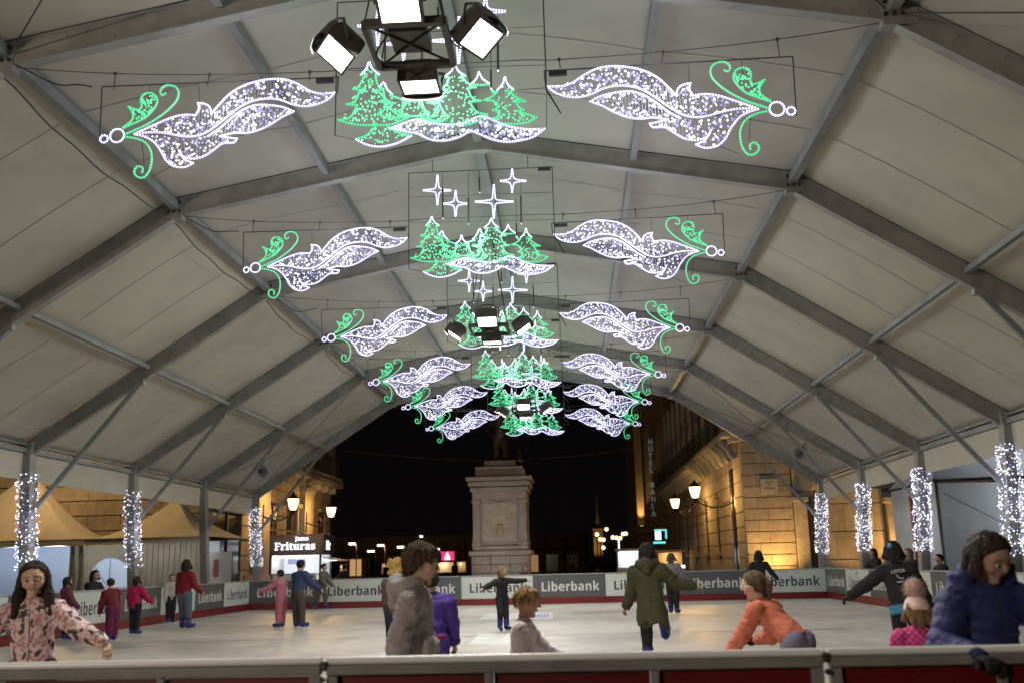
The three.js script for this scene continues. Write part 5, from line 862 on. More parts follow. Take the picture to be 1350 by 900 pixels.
  if (G.hood) { // folded hood resting on the upper back: a thick half ring behind the neck
    const c0 = nb.clone().addScaledVector(Fw, -0.042 * H).addScaledVector(T, 0.042 * H), R = 0.062 * H * (G.hood === true ? 1 : G.hood), ring = []; for (let i = 0; i <= 10; i++) { const a = Math.PI * (-0.12 + 1.24 * i / 10); ring.push(c0.clone().addScaledVector(S, R * Math.cos(a)).addScaledVector(Fw, -R * 0.8 * Math.sin(a) + 0.02 * H).addScaledVector(T, -0.016 * H * Math.sin(a))); }
    for (let i = 0; i < 10; i++) extras.push(cap(ring[i], ring[i + 1], 0.03 * H, 0.03 * H)); extras.push(cap(c0.clone().addScaledVector(Fw, -R * 0.55), c0.clone().addScaledVector(Fw, -R * 0.7).addScaledVector(T, -0.07 * H), 0.045 * H, 0.03 * H));
  }
  if (G.collar) extras.push(cap(nb.clone().addScaledVector(T, 0.0), nb.clone().addScaledVector(T, G.collar * H), 0.05 * H, 0.044 * H));
  if (G.pocket) extras.push(cap(waist.clone().addScaledVector(Fw, 0.05 * H).addScaledVector(S, 0.05 * H), waist.clone().addScaledVector(Fw, 0.05 * H).addScaledVector(S, -0.05 * H), 0.05 * H, 0.05 * H));
  const exS = extras.length ? join(extras, 0.02) : null;
  const topS = (x, y, z) => {
    let d = torS(x, y, z); const c = hemCut(x, y, z); d = Math.max(d, c); const ds = slvS(x, y, z); d = smin(d, ds, G.join ?? 0.02); if (exS) d = smin(d, exS(x, y, z), 0.018);
    if (Math.abs(d) < 0.05) { d += wk(x, y, z); if (ds < 0.03) { const A = J.arms[(x - nb.x) * S.x + (y - nb.y) * S.y + (z - nb.z) * S.z > 0 ? 0 : 1], q = (x - A[1].x) * A[4].x + (y - A[1].y) * A[4].y + (z - A[1].z) * A[4].z; d -= (G.folds ?? 0.0025) * (Math.abs(Math.sin(q * 62 + 5 * noise3(x * 9, y * 9, z * 9 + ph))) - 0.5); } if (G.puff) d -= 0.008 * Math.abs(Math.sin((y * 1.0 + 0.15 * x) * Math.PI / G.puff)) - 0.004; }
    return d;
  };
  const surf = (f, q, dir, lift) => { const p = q.clone().addScaledVector(dir, 0.3); for (let i = 0; i < 60; i++) { const d = f(p.x, p.y, p.z); if (d < lift) break; p.addScaledVector(dir, -Math.max(0.002, d * 0.7)); } return p; };
  if (G.mat) { const pts = [hemPt, nb, ...J.arms.flatMap(a => a.slice(0, 3)), chest]; obj(G.name || 'sweater', meshField(topS, ...box(pts, 0.13 * H + th + (G.flare || 0) * H), G.cell || cell, G.color), G.color ? vcMat : G.mat, t); }
  // zips and seams follow the cloth; cuffs and hem bands are knitted rings
  for (const [nm, side, mat, r, a0, a1, off] of G.seams || []) { const P = []; for (let i = 0; i <= 22; i++) { const q = hemPt.clone().lerp(nb, a0 + (a1 - a0) * i / 22).addScaledVector(S, (off || 0) * H); P.push(surf(topS, q, side > 0 ? Fw : Fw.clone().negate(), 0.0)); } const g = new GB(); g.tube(P, r, 5); g.put(nm, mat, t); }
  if (G.cuff) for (const [sh, el, wr] of J.arms) { const a = el.clone().lerp(wr, sl * 0.88), b = el.clone().lerp(wr, sl * 1.0), c = cap(a, b, 0.028 * H + th * 0.6, 0.025 * H + th * 0.4), d0 = b.clone().sub(a).normalize(); obj('cuff', meshField((x, y, z) => Math.max(c(x, y, z), (x - b.x) * d0.x + (y - b.y) * d0.y + (z - b.z) * d0.z, -((x - a.x) * d0.x + (y - a.y) * d0.y + (z - a.z) * d0.z)) + 0.001 * Math.sin(40 * Math.atan2(y - a.y, x - a.x)), ...box([a, b], 0.05 * H), cell * 0.7), G.cuff, t); }
  if (G.band) obj('hem_band', meshField((x, y, z) => Math.max(torS(x, y, z) - 0.004, hemCut(x, y, z) - 0.004, -hemCut(x, y, z) - 0.035), ...box([hemPt], 0.15 * H + th), cell), G.band, t);
  if (G.belt) { const c = pel.clone().addScaledVector(T, G.belt[1] * H), d1 = cap(c.clone().addScaledVector(T, -0.1), c.clone().addScaledVector(T, 0.1), 0.092 * H + th + 0.014, 0.092 * H + th + 0.014, Fw, 1.16); obj(G.belt[2] || 'belt', meshField((x, y, z) => Math.max(d1(x, y, z), Math.abs((x - c.x) * T.x + (y - c.y) * T.y + (z - c.z) * T.z) - G.belt[3] * H), ...box([c], 0.16 * H), cell), G.belt[0], t); }
  // trousers
  const Pn = o.pants || {}, pt = Pn.thick ?? 0.012, pl = [cap(pel.clone().addScaledVector(T, 0.05 * H), pel.clone().addScaledVector(T, -0.02 * H), 0.072 * H + pt, 0.076 * H + pt, Fw, 1.3)];
  for (const [h2, kn, an] of J.legs) pl.push(cap(h2, kn, 0.06 * H + pt, 0.044 * H + pt), cap(kn, an.clone().lerp(kn, 0.12), 0.043 * H + pt, 0.034 * H + pt * 1.1));
  if (hem < 0.08) for (const [h2] of J.legs) pl.push(cap(h2.clone().addScaledVector(Fw, -0.03 * H), h2.clone().addScaledVector(Fw, -0.03 * H).add(V(0, -0.03 * H, 0)), 0.044 * H, 0.04 * H));
  const plS = join(pl, 0.02), pw = wrinkle(0.004, 10, 20, 10, ph + 9); obj('trousers', meshField((x, y, z) => { const d = plS(x, y, z); return Math.abs(d) < 0.04 ? d + pw(x, y, z) : d; }, ...box([pel, ...J.legs.flatMap(a => a.slice(0, 3))], 0.13 * H), cell), Pn.mat || fabric(0.02, 0.02, 0.025), t);
  // skates or shoes
  for (const [h2, kn, an, sg] of J.legs) {
    const sh2 = an.clone().sub(kn).normalize(), fy = (o.feet ? o.feet[sg > 0 ? 0 : 1] : 0.15) * sg; let fd = dirOf(fy, 0); fd.addScaledVector(sh2, -fd.dot(sh2)).normalize(); const lf = 0.095 * H, dn = sh2, hee = an.clone().addScaledVector(dn, 0.022 * H).addScaledVector(fd, -0.015 * H), toe = an.clone().addScaledVector(dn, 0.03 * H).addScaledVector(fd, lf);
    const bl = join([cap(an.clone().addScaledVector(dn, -0.085 * H), an, 0.047 * H, 0.04 * H), cap(hee, toe, 0.035 * H, 0.029 * H)], 0.03); const boot = obj(o.skates === false ? 'shoe' : 'skate_boot', meshField(bl, ...box([an, hee, toe], 0.1 * H), cell * 0.8), o.boots || bootBlue, t);
    if (o.skates !== false) { const g = new GB(), a = hee.clone().addScaledVector(dn, 0.04 * H).addScaledVector(fd, -0.02 * H), b = toe.clone().addScaledVector(dn, 0.036 * H).addScaledVector(fd, 0.015 * H); g.beam(a, b, 0.006, 0.022, dn); const mid = a.clone().lerp(b, 0.25), m2 = a.clone().lerp(b, 0.72); g.beam(mid.clone().addScaledVector(dn, -0.03 * H), mid, 0.02, 0.03, fd); g.beam(m2.clone().addScaledVector(dn, -0.03 * H), m2, 0.02, 0.03, fd); g.put('blade', bladeMat, boot); }
  }
  // hair
  const Hs = o.style || 'short', hl2 = [], vol = o.vol ?? 0.045;
  const hn = (x, y, z) => 0.005 * noise3(x * 120, y * 22, z * 120) + 0.005 * noise3(x * 45, y * 12, z * 45);
  const edge = o.hairline ?? 0.0, shell = (u, v, w) => { const d = ell(u, v, w, 0, 0.13, -0.05, 0.37 + vol, 0.40 + vol, 0.45 + vol * 0.8), f = (w - 0.03 - edge - 0.78 * (v - 0.02)) * 0.78; let q = -smin(-d, -f, 0.05); if (Hs === 'short' || Hs === 'bun' || Hs === 'pony') q = Math.max(q, -(v + 0.30 - Math.max(0, w) * 0.5)); return q; };
  if (o.fringe) hl2.push([cap(V(-0.2, 0.36, 0.28), V(0.16, 0.2, 0.42), 0.13, 0.08), 0.06], [cap(V(0.2, 0.36, 0.25), V(0.26, 0.16, 0.3), 0.1, 0.06), 0.06], [cap(V(-0.28, 0.3, 0.15), V(-0.3, 0.1, 0.22), 0.09, 0.05), 0.06]);
  if (Hs === 'long') { const b = o.hairLen ?? 1.0; for (const s of [-1, 1]) { hl2.push([cap(V(s * 0.24, 0.05, -0.22), V(s * 0.26, -b * 0.8, -0.34), 0.2, 0.12), 0.12], [cap(V(s * 0.36, 0.05, -0.02), V(s * 0.46, -b * 0.5, 0.08), 0.09, 0.14), 0.08]); if (o.front) hl2.push([cap(V(s * 0.46, -b * 0.45, 0.06), V(s * 0.5, -b * 1.0, 0.24), 0.14, 0.1), 0.08], [cap(V(s * 0.4, -b * 0.4, 0.0), V(s * 0.36, -b * 1.05, 0.2), 0.12, 0.07), 0.08]); } hl2.push([cap(V(0, 0, -0.3), V(0, -b * 0.95, -0.4), 0.24, 0.14), 0.12]); }
  if (Hs === 'bun') hl2.push([cap(V(0.04, 0.28, -0.5), V(-0.02, 0.24, -0.58), 0.15, 0.13), 0.05]);
  if (Hs === 'pony') { hl2.push([cap(V(0, 0.15, -0.48), V(0, 0.02, -0.6), 0.09, 0.11), 0.05], [cap(V(0, 0.02, -0.6), V(0.02, -0.5, -0.55), 0.12, 0.06), 0.05]); }
  if (Hs === 'curls') { for (let i = 0; i < 9; i++) hl2.push([cap(V(rr(-0.4, 0.4), rr(-0.5, 0.4), rr(-0.5, -0.1)), V(rr(-0.4, 0.4), rr(-0.6, 0.3), rr(-0.5, -0.1)), 0.14, 0.12), 0.06]); }
  const hairS = (x, y, z) => { const [u, v, w] = L(x, y, z); let d = shell(u, v, w); for (const [c, k] of hl2) d = smin(d, c(u, v, w), k); d *= hh; return Math.abs(d) < 0.03 ? d + hn(x, y, z) * (hh / 0.2) * (o.rough || 1) : d; };
  if (Hs !== 'none') obj('hair', meshField(hairS, ...box([HW(0, 0.1, -0.05), HW(0, Hs === 'long' ? -(o.hairLen ?? 1) * 1.1 : -0.4, 0), HW(0, 0, -0.6)], hh * 0.72), fine, (x, y, z) => { const n = 1 + 0.7 * noise3(x * 140, y * 16, z * 140) + 0.25 * noise3(x * 30, y * 8, z * 30); return hairC.map(c => Math.max(0.003, c * n)); }), vcMat, t);
  if (o.strands) { // loose strands laid over the hair
    const gr = (p, e = 0.003) => V(hairS(p.x + e, p.y, p.z) - hairS(p.x - e, p.y, p.z), hairS(p.x, p.y + e, p.z) - hairS(p.x, p.y - e, p.z), hairS(p.x, p.y, p.z + e) - hairS(p.x, p.y, p.z - e)).normalize();
    const gb = [new GB(), new GB()];
    for (let i = 0; i < o.strands; i++) {
      const a = rr(0, 6.283), e = rr(-0.1, 1.5), dir = hx.clone().multiplyScalar(Math.cos(a) * Math.cos(e)).addScaledVector(hf, Math.sin(a) * Math.cos(e)).addScaledVector(hu, Math.sin(e)); let p = HW(0, 0.12, -0.05).addScaledVector(dir, hh * 0.9);
      for (let k = 0; k < 30; k++) { const d = hairS(p.x, p.y, p.z); if (d < 0.001) break; p.addScaledVector(dir, -d * 0.8); } if (p.distanceTo(hc) < hh * 0.36) continue;
      const P = [], sway = rr(-0.35, 0.35), n = 9 + Math.floor(rnd() * 8);
      for (let k = 0; k < n; k++) { const N = gr(p); P.push(p.clone().addScaledVector(N, 0.0012 + 0.003 * rnd() * (k / n))); const f = hu.clone().multiplyScalar(-1).addScaledVector(hf, -0.55 + sway).addScaledVector(hx, sway); f.addScaledVector(N, -f.dot(N)).normalize(); p = p.clone().addScaledVector(f, 0.045 * hh); const d = hairS(p.x, p.y, p.z); if (d > 0.02) break; p.addScaledVector(gr(p), -d); }
      if (P.length > 4) gb[i % 2].tube(P, 0.0011 + 0.0006 * rnd(), 3, false, false);
    }
    gb.forEach((g, i) => stuff(g.put('hair_strands', fabric(...hairC.map(c => c * (i ? 2.3 : 0.7)), 0.5), t)));
  }
  return { t, HW, hh, nb, pel, T, S, Fw, J, H, hc, waist, chest, box, L, ell };
}

// ---------------------------------------------------------------- the skaters
const blackCloth = fabric(0.012, 0.012, 0.014), navy = fabric(0.014, 0.016, 0.035), denim = fabric(0.10, 0.12, 0.17), jeans = fabric(0.15, 0.14, 0.22), darkBrown = [0.022, 0.012, 0.008];
const flower = (x, y, z) => { const a = noise3(x * 24, y * 24, z * 24), b = noise3(x * 44 + 9, y * 44, z * 44), c = noise3(x * 80, y * 50 + 4, z * 50); if (a + 0.5 * b < -0.24) return [0.07 + 0.04 * c, 0.05, 0.055]; if (b > 0.14) return [0.74, 0.56, 0.55]; if (a > 0.24) return [0.46, 0.20, 0.24]; return [0.68, 0.49, 0.47].map(q => q * (1 + 0.2 * c)); };
// girl in the floral jacket, arms held out
person({ h: 1.33, hh: 0.215, cell: 0.0095, fine: 0.0045, head: [0.08, -0.06, 0.05], lean: [0.06, -0.04], hairLen: 1.0, style: 'long', front: true, hair: darkBrown, strands: 260, skin: [0.56, 0.37, 0.25], vol: 0.05,
  arms: [[1.2, -0.62, 1.0, -0.36], [1.2, -0.75, 0.9, -0.55]], hands: [{ bend: 0.6, curl: 0.35, palm: [0, -1, -0.3] }, { curl: 0.5 }], top: { name: 'jacket', mat: vcMat, color: flower, cell: 0.0085, thick: 0.016, hem: 0.055, wrinkle: 0.011, collar: 0.03, cuff: blackCloth, band: blackCloth, seams: [['zip', 1, M.steel, 0.0035, 0.02, 0.98]] }, pants: { mat: blackCloth } },
  'girl in pink and black floral jacket with arms out, at left foreground', [-2.22, 0, -6.5], 0.28);
// boy in the grey hooded top, in profile facing right
person({ h: 1.375, hh: 0.225, cell: 0.0095, fine: 0.0045, head: [0.12, -0.12, 0], lean: [0.03, 0], style: 'short', hair: [0.07, 0.038, 0.02], skin: [0.58, 0.38, 0.27], fringe: true, vol: 0.06, rough: 1.8, strands: 260,
  arms: [[0.1, -1.45, 0.2, -1.2], [2.4, -1.2, 1.9, -1.38]], top: { name: 'hooded_top', folds: 0.009, join: 0.01, mat: fabric(0.34, 0.31, 0.315, 0.9), thick: 0.015, hem: 0.1, hood: 1.1, wrinkle: 0.014, pocket: true, cell: 0.009, cuff: fabric(0.10, 0.03, 0.05), band: fabric(0.34, 0.28, 0.26, 0.9) }, pants: { mat: navy } },
  'boy in grey hooded top seen in profile in the foreground', [0.37, 0, -5.9], Math.PI / 2 - 0.02);
// child in the purple suit behind him
person({ h: 1.22, broad: 1.15, cell: 0.012, head: [0.2, 0.1, 0], style: 'short', hair: darkBrown, arms: [[0.5, -1.2, 0.3, -1.2], [0.5, -1.2, 0.3, -1.2]], legs: [[0.6, -1.45, 0.2, -1.5], [0.6, -1.45, 0.2, -1.5]], lean: [0.08, 0],
  top: { name: 'snow_jacket', mat: fabric(0.055, 0.02, 0.23, 0.7), thick: 0.03, hem: -0.02, wrinkle: 0.01, puff: 0.09, belt: [fabric(0.22, 0.015, 0.12), 0.03, 'belt', 0.016] }, pants: { mat: fabric(0.055, 0.02, 0.23, 0.7), thick: 0.03 } },
  'child in purple snowsuit with pink belt behind the boy in grey', [0.03, 0, -9], Math.PI + 0.1);
// small fair boy in the white shirt
person({ h: 1.08, hh: 0.185, cell: 0.009, fine: 0.0045, head: [0.1, -0.08, 0], style: 'short', hair: [0.42, 0.27, 0.13], skin: [0.55, 0.33, 0.23], vol: 0.05, fringe: true, rough: 2.2, strands: 260, lean: [0.12, 0],
  arms: [[0.3, -0.9, 0.1, -0.4], [-0.15, -1.3, 0.5, -0.55]], top: { name: 'shirt', folds: 0.005, mat: fabric(0.76, 0.66, 0.70, 0.85), thick: 0.012, hem: 0.06, wrinkle: 0.008 }, pants: { mat: navy } },
  'small fair haired boy in white shirt near the middle of foreground', [0.93, 0, -6.8], Math.PI / 2 - 0.12);
// girl in black skating away behind him
person({ h: 1.2, cell: 0.014, head: [0.9, 0, 0], style: 'long', hair: [0.16, 0.10, 0.05], hairLen: 0.7, arms: [[1.35, -0.05, 1.35, 0.05], [1.3, -0.35, 1.1, -0.25]], legs: [[0.2, -1.5, 0.1, -1.5], [0.2, -1.35, 0.2, -1.75]], lean: [0.1, -0.06], top: { mat: blackCloth, hem: 0.03 }, pants: { mat: blackCloth, thick: 0.006 } },
  'girl in black with arms spread, in front of the monument', [-0.1, 0, -19.9], 0.5);
// girl in the green parka, seen from behind
{
  const p = person({ h: 1.47, cell: 0.0105, fine: 0.006, head: [-0.5, 0, 0.05], style: 'long', hair: [0.014, 0.011, 0.013], hairLen: 1.0, lean: [0.05, 0.05], arms: [[0.5, -1.15, 0.9, -1.0], [1.15, -0.72, 1.35, -0.12]], legs: [[-0.3, -1.5, 0.0, -1.5], [0.1, -0.3, 0.1, -1.0]],
    top: { name: 'parka', mat: fabric(0.055, 0.055, 0.022, 0.8), thick: 0.035, hem: 0.15, flare: 0.035, hood: 1.1, wrinkle: 0.013, wave: 0.09, cuff: fabric(0.04, 0.04, 0.018), seams: [['back_seam', -1, fabric(0.03, 0.03, 0.012), 0.003, 0.05, 0.8], ['back_seam', -1, fabric(0.03, 0.03, 0.012), 0.003, 0.05, 0.7, 0.05]] }, pants: { mat: blackCloth, thick: 0.005 } },
    'girl in green parka with dark long hair, seen from behind', [2.24, 0, -12.5], Math.PI - 0.15);
  const g = meshField(cap(p.nb.clone().addScaledVector(p.S, 0.1).addScaledVector(p.T, 0.05), p.nb.clone().addScaledVector(p.S, 0.13).addScaledVector(p.T, -0.1).addScaledVector(p.Fw, -0.03), 0.05, 0.03), ...p.box([p.nb], 0.28), 0.01); obj('pale_hood_lining', g, fabric(0.5, 0.42, 0.32), p.t);
}
// girl bending in the orange sweater
{
  const p = person({ h: 1.36, hh: 0.21, cell: 0.0095, fine: 0.005, head: [0.35, -0.1, -0.05], style: 'pony', strands: 220, hair: [0.13, 0.085, 0.05], skin: [0.56, 0.37, 0.27], lean: [0.85, 0.02], arms: [[0.1, -1.0, 0.05, -0.85], [0.05, -1.35, 0.5, -0.15]], legs: [[0.1, -1.0, 0.1, -2.0], [0.1, -1.1, 0.1, -2.0]], gloves: blackCloth,
    top: { mat: fabric(0.60, 0.17, 0.10, 0.85), folds: 0.004, thick: 0.012, hem: -0.015, wrinkle: 0.013, collar: 0.02, cuff: fabric(0.53, 0.145, 0.085), band: fabric(0.54, 0.15, 0.088) }, pants: { mat: jeans, thick: 0.008 } },
    'girl in orange sweater and glasses bending forward on the ice', [3.02, 0, -8.0], -Math.PI / 2 - 0.72);
  const gl = new GB(), P = (x, y, z) => p.HW(x, y, z); for (const s of [-1, 1]) gl.tube(Array.from({ length: 14 }, (_, i) => { const a = i / 14 * 6.283; return P(s * 0.16 + 0.115 * Math.cos(a), 0.02 + 0.09 * Math.sin(a), 0.43); }), 0.0032, 5, true); for (const s of [-1, 1]) gl.tube([P(s * 0.27, 0.03, 0.42), P(s * 0.39, 0.04, 0.2), P(s * 0.4, 0.03, -0.05)], 0.0035, 5); gl.tube([P(-0.05, 0.03, 0.44), P(0.05, 0.03, 0.44)], 0.003, 5); gl.put('glasses', std(0.75, 0.75, 0.75, 0.3), p.t);
}
// girl in the blue padded jacket at the rail
person({ h: 1.37, hh: 0.205, cell: 0.009, fine: 0.0042, head: [0.32, -0.42, 0.1], style: 'long', hairLen: 0.42, strands: 280, hair: [0.030, 0.016, 0.012], skin: [0.42, 0.26, 0.19], vol: 0.05, lean: [0.16, -0.02], gloves: blackCloth, hairline: 0.02,
  arms: [[1.25, -0.7, 0.9, -0.35], [0.95, -0.92, -0.25, -0.12]], hands: [{ curl: 0.5 }, { curl: 0.75, palm: [0, -1, 0.2] }], top: { name: 'padded_jacket', mat: fabric(0.022, 0.026, 0.13, 0.66), thick: 0.018, hem: 0.09, hood: 1.25, wrinkle: 0.008, puff: 0.055, cell: 0.008, cuff: blackCloth, seams: [['zip', 1, M.black, 0.004, 0.02, 1.0]] }, pants: { mat: blackCloth } },
  'girl in blue padded jacket looking down, hand on the near rail', [3.14, 0, -4.72], 0.12);
// child in the pink bobble hat
{
  const p = person({ h: 1.02, cell: 0.010, fine: 0.006, head: [0.2, -0.15, 0], style: 'long', hairLen: 0.55, vol: 0.02, hair: [0.20, 0.12, 0.06], skin: [0.5, 0.32, 0.24], lean: [0.15, 0], arms: [[0.6, -1.1, 0.2, -0.9], [0.9, -1.0, 0.2, -0.8]], top: { mat: vcMat, color: (x, y, z) => (Math.sin(x * 160) * Math.sin(y * 160) > 0.1 ? [0.62, 0.10, 0.30] : [0.42, 0.012, 0.14]), thick: 0.014, cell: 0.0085 }, pants: { mat: blackCloth } },
    'child in pale pink bobble hat beside the girl in blue', [3.30, 0, -6.05], 2.9);
  const hat = (x, y, z) => { const [u, v, w] = p.L(x, y, z); let d = p.ell(u, v, w, 0, 0.15, -0.04, 0.43, 0.44, 0.50); d = Math.max(d, -(v + 0.02 + 0.25 * w * -0.4)); d = Math.min(d, Math.max(p.ell(u, v, w, 0, 0.15, -0.04, 0.46, 0.5, 0.53), Math.abs(v - 0.07) - 0.1)); return d * p.hh + 0.003 * Math.sin(Math.atan2(u, w) * 36); };
  obj('hat', meshField(hat, ...p.box([p.HW(0, 0.15, 0)], p.hh * 0.7), 0.006), fabric(0.84, 0.62, 0.58, 0.95), p.t);
  const pm = new GB(), c = p.HW(0, 0.78, -0.05), R = 0.3 * p.hh; for (let i = 0; i < 1500; i++) { const a = rnd() * 6.283, q = rr(-1, 1), s = Math.sqrt(1 - q * q), d = V(s * Math.cos(a), q, s * Math.sin(a)), m = c.clone().addScaledVector(d, R * rr(1.05, 1.75)).add(V(rr(-0.012, 0.012), rr(-0.012, 0.012), rr(-0.012, 0.012))), n = d.clone().cross(V(0.3, 0.8, 0.2)).normalize().multiplyScalar(0.0035), b = c.clone().addScaledVector(d, R * 0.5); pm.tri(b.clone().add(n), b.clone().sub(n), m); pm.tri(b.clone().sub(n), b.clone().add(n), m); }
  const bob = obj('bobble', new THREE.SphereGeometry(R * 0.95, 16, 12).translate(c.x, c.y, c.z), fabric(0.85, 0.66, 0.60, 0.95), p.t); stuff(pm.put('fur', fabric(0.92, 0.76, 0.70, 0.9), bob));
}
// woman in the black lettered jacket, seen from behind
{
  const p = person({ h: 1.42, cell: 0.0115, fine: 0.006, head: [-0.3, -0.15, 0], style: 'long', hair: [0.010, 0.008, 0.010], hairLen: 0.45, lean: [0.14, 0.12], arms: [[1.2, -0.62, 1.15, -0.55], [0.9, -1.0, 0.7, -0.7]], legs: [[-0.1, -1.45, 0.0, -1.5], [0.4, -1.15, 0.5, -2.2]], gloves: blackCloth,
    top: { name: 'jacket', mat: blackCloth, thick: 0.026, hem: -0.01, wrinkle: 0.009, belt: [fabric(0.06, 0.22, 0.34), -0.02, 'blue_waistband', 0.035] }, pants: { mat: blackCloth, thick: 0.006 } },
    'woman in black lettered jacket with blue waistband, seen from behind', [4.95, 0, -11.5], Math.PI - 0.12);
  const place = (g, x, y) => { g.computeBoundingBox(); const w = g.boundingBox.max.x - g.boundingBox.min.x; g.translate(-w / 2 - g.boundingBox.min.x, 0, 0); const m = new THREE.Matrix4().makeBasis(p.S.clone().negate(), p.T, p.Fw.clone().negate()); m.setPosition(p.chest.clone().addScaledVector(p.T, y).addScaledVector(p.Fw, -0.127)); g.applyMatrix4(m); return g; };
  const w = std(0.55, 0.52, 0.5, 0.7); obj('back_lettering', place(new TextGeometry('LOTZA', { font, size: 0.036, depth: 0.006, curveSegments: 2 }), 0, 0.02), w, p.t); const em = new GB(); em.tube([V(-0.02, -0.02, 0.003), V(0.0, -0.05, 0.003), V(0.03, -0.07, 0.003), V(0.05, -0.06, 0.003)], 0.007, 6); em.tube([V(-0.03, -0.1, 0.003), V(0.03, -0.1, 0.003)], 0.008, 6); obj('back_emblem', place(em.geo(), 0, 0.02), w, p.t);
  obj('hair_clip', new THREE.SphereGeometry(0.028, 12, 8).translate(...p.HW(0.08, 0.25, -0.5).toArray()), fabric(0.08, 0.4, 0.5, 0.5), p.t);
}
// farther skaters
const far = [
  ['tall girl in red jumper and grey jeans skating at left', [-7.55, 0, -22.7], 2.75, { h: 1.52, style: 'long', hair: darkBrown, hairLen: 0.6, head: [0.5, 0, 0], arms: [[1.0, -1.1, 0.9, -1.0], [0.6, -1.2, 0.3, -0.7]], legs: [[0.3, -1.45, 0.2, -1.5], [0.3, -1.45, 0.2, -1.5]], top: { mat: fabric(0.20, 0.008, 0.014), thick: 0.025, hem: 0.0 }, pants: { mat: denim } }],
  ['child in dark red top and magenta trousers leaning over at left', [-7.58, 0, -19.2], -2.2, { h: 1.16, style: 'short', hair: darkBrown, lean: [0.25, 0.1], arms: [[0.3, -1.3, 0.1, -1.3], [0.7, -1.0, 0.8, -0.7]], top: { mat: fabric(0.13, 0.007, 0.018), thick: 0.022 }, pants: { mat: fabric(0.13, 0.010, 0.055), thick: 0.02 } }],
  ['child in bright pink jacket and black leggings at left', [-7.9, 0, -20.9], 2.9, { h: 1.17, style: 'long', hairLen: 0.5, hair: darkBrown, arms: [[0.9, -1.1, 0.6, -0.7], [0.9, -1.0, 0.4, -0.6]], top: { name: 'jacket', mat: fabric(0.40, 0.010, 0.085), thick: 0.03, hem: 0.05 }, pants: { mat: blackCloth } }],
  ['child in white top and black trousers by left barrier', [-9.0, 0, -25.5], 0.6, { h: 1.18, style: 'short', hair: darkBrown, arms: [[0.4, -1.3, 0.2, -0.8], [0.4, -1.3, 0.2, -1.0]], top: { mat: fabric(0.42, 0.39, 0.36) }, pants: { mat: blackCloth } }],
  ['child in pale pink suit held by an adult', [-5.25, 0, -22.5], -2.0, { h: 1.24, style: 'short', hair: darkBrown, lean: [0.2, -0.1], arms: [[0.8, -0.6, 0.8, -0.3], [0.4, -1.1, 0.3, -0.7]], top: { name: 'jacket', mat: fabric(0.42, 0.13, 0.18), thick: 0.026 }, pants: { mat: fabric(0.42, 0.13, 0.18), thick: 0.022 } }],
  ['adult in blue jacket skating beside the child in pale pink', [-4.83, 0, -22.3], 2.6, { h: 1.46, style: 'short', hair: [0.012, 0.01, 0.01], lean: [0.22, 0.08], arms: [[0.5, -1.1, 0.4, -0.5], [0.9, -0.9, 0.7, -0.6]], legs: [[0.35, -1.42, 0.2, -1.5], [0.3, -1.42, 0.2, -1.5]], top: { name: 'jacket', mat: fabric(0.03, 0.045, 0.12), thick: 0.03, hem: 0.03 }, pants: { mat: fabric(0.065, 0.055, 0.045), thick: 0.018 } }],
  ['skater in brown jacket far off before the kiosk', [-6.75, 0, -32.0], 1.3, { h: 1.42, style: 'short', hair: darkBrown, lean: [0.2, 0], legs: [[0.1, -1.2, 0.1, -1.6], [0.1, -1.7, 0.1, -2.2]], arms: [[0.3, -1.2, 0.3, -0.8], [0.3, -1.2, 0.3, -0.8]], top: { mat: fabric(0.12, 0.10, 0.085), thick: 0.025 }, pants: { mat: fabric(0.10, 0.085, 0.07) } }],
  ['child in maroon top behind the girl in floral jacket', [-8.8, 0, -19.7], 2.4, { h: 1.2, style: 'long', hairLen: 0.5, hair: darkBrown, arms: [[0.5, -1.2, 0.4, -0.8], [0.5, -1.2, 0.4, -0.8]], legs: [[0.35, -1.35, 0.2, -1.6], [0.3, -1.3, 0.2, -1.7]], top: { mat: fabric(0.15, 0.035, 0.06), thick: 0.025 }, pants: { mat: navy } }],
  ['woman in grey jacket far behind the green parka', [3.72, 0, -25], 2.8, { h: 1.42, style: 'long', hairLen: 0.5, hair: [0.07, 0.05, 0.035], arms: [[0.9, -1.1, 0.9, -0.9], [0.9, -1.0, 0.9, -0.8]], top: { name: 'jacket', mat: fabric(0.20, 0.18, 0.17), thick: 0.03, hem: 0.06 }, pants: { mat: blackCloth } }],
  ['girl in black with long dark hair near the far barrier', [5.85, 0, -25], 2.9, { h: 1.43, style: 'long', hairLen: 0.9, hair: [0.01, 0.008, 0.008], arms: [[1.1, -0.95, 1.0, -0.8], [1.1, -0.95, 1.0, -0.8]], top: { mat: blackCloth }, pants: { mat: blackCloth } }],
  ['blonde child just behind the boy in grey hooded top', [-0.86, 0, -12.4], 2.9, { h: 1.36, style: 'curls', hair: [0.42, 0.27, 0.07], arms: [[0.4, -1.3, 0.3, -1.0], [0.4, -1.3, 0.3, -1.0]], top: { mat: fabric(0.10, 0.07, 0.06) }, pants: { mat: navy } }],
];
for (const [label, pos, turn, o] of far) person({ cell: 0.0155, fine: 0.009, eyes: true, ...o }, label, pos, turn, 'skaters across the rink');
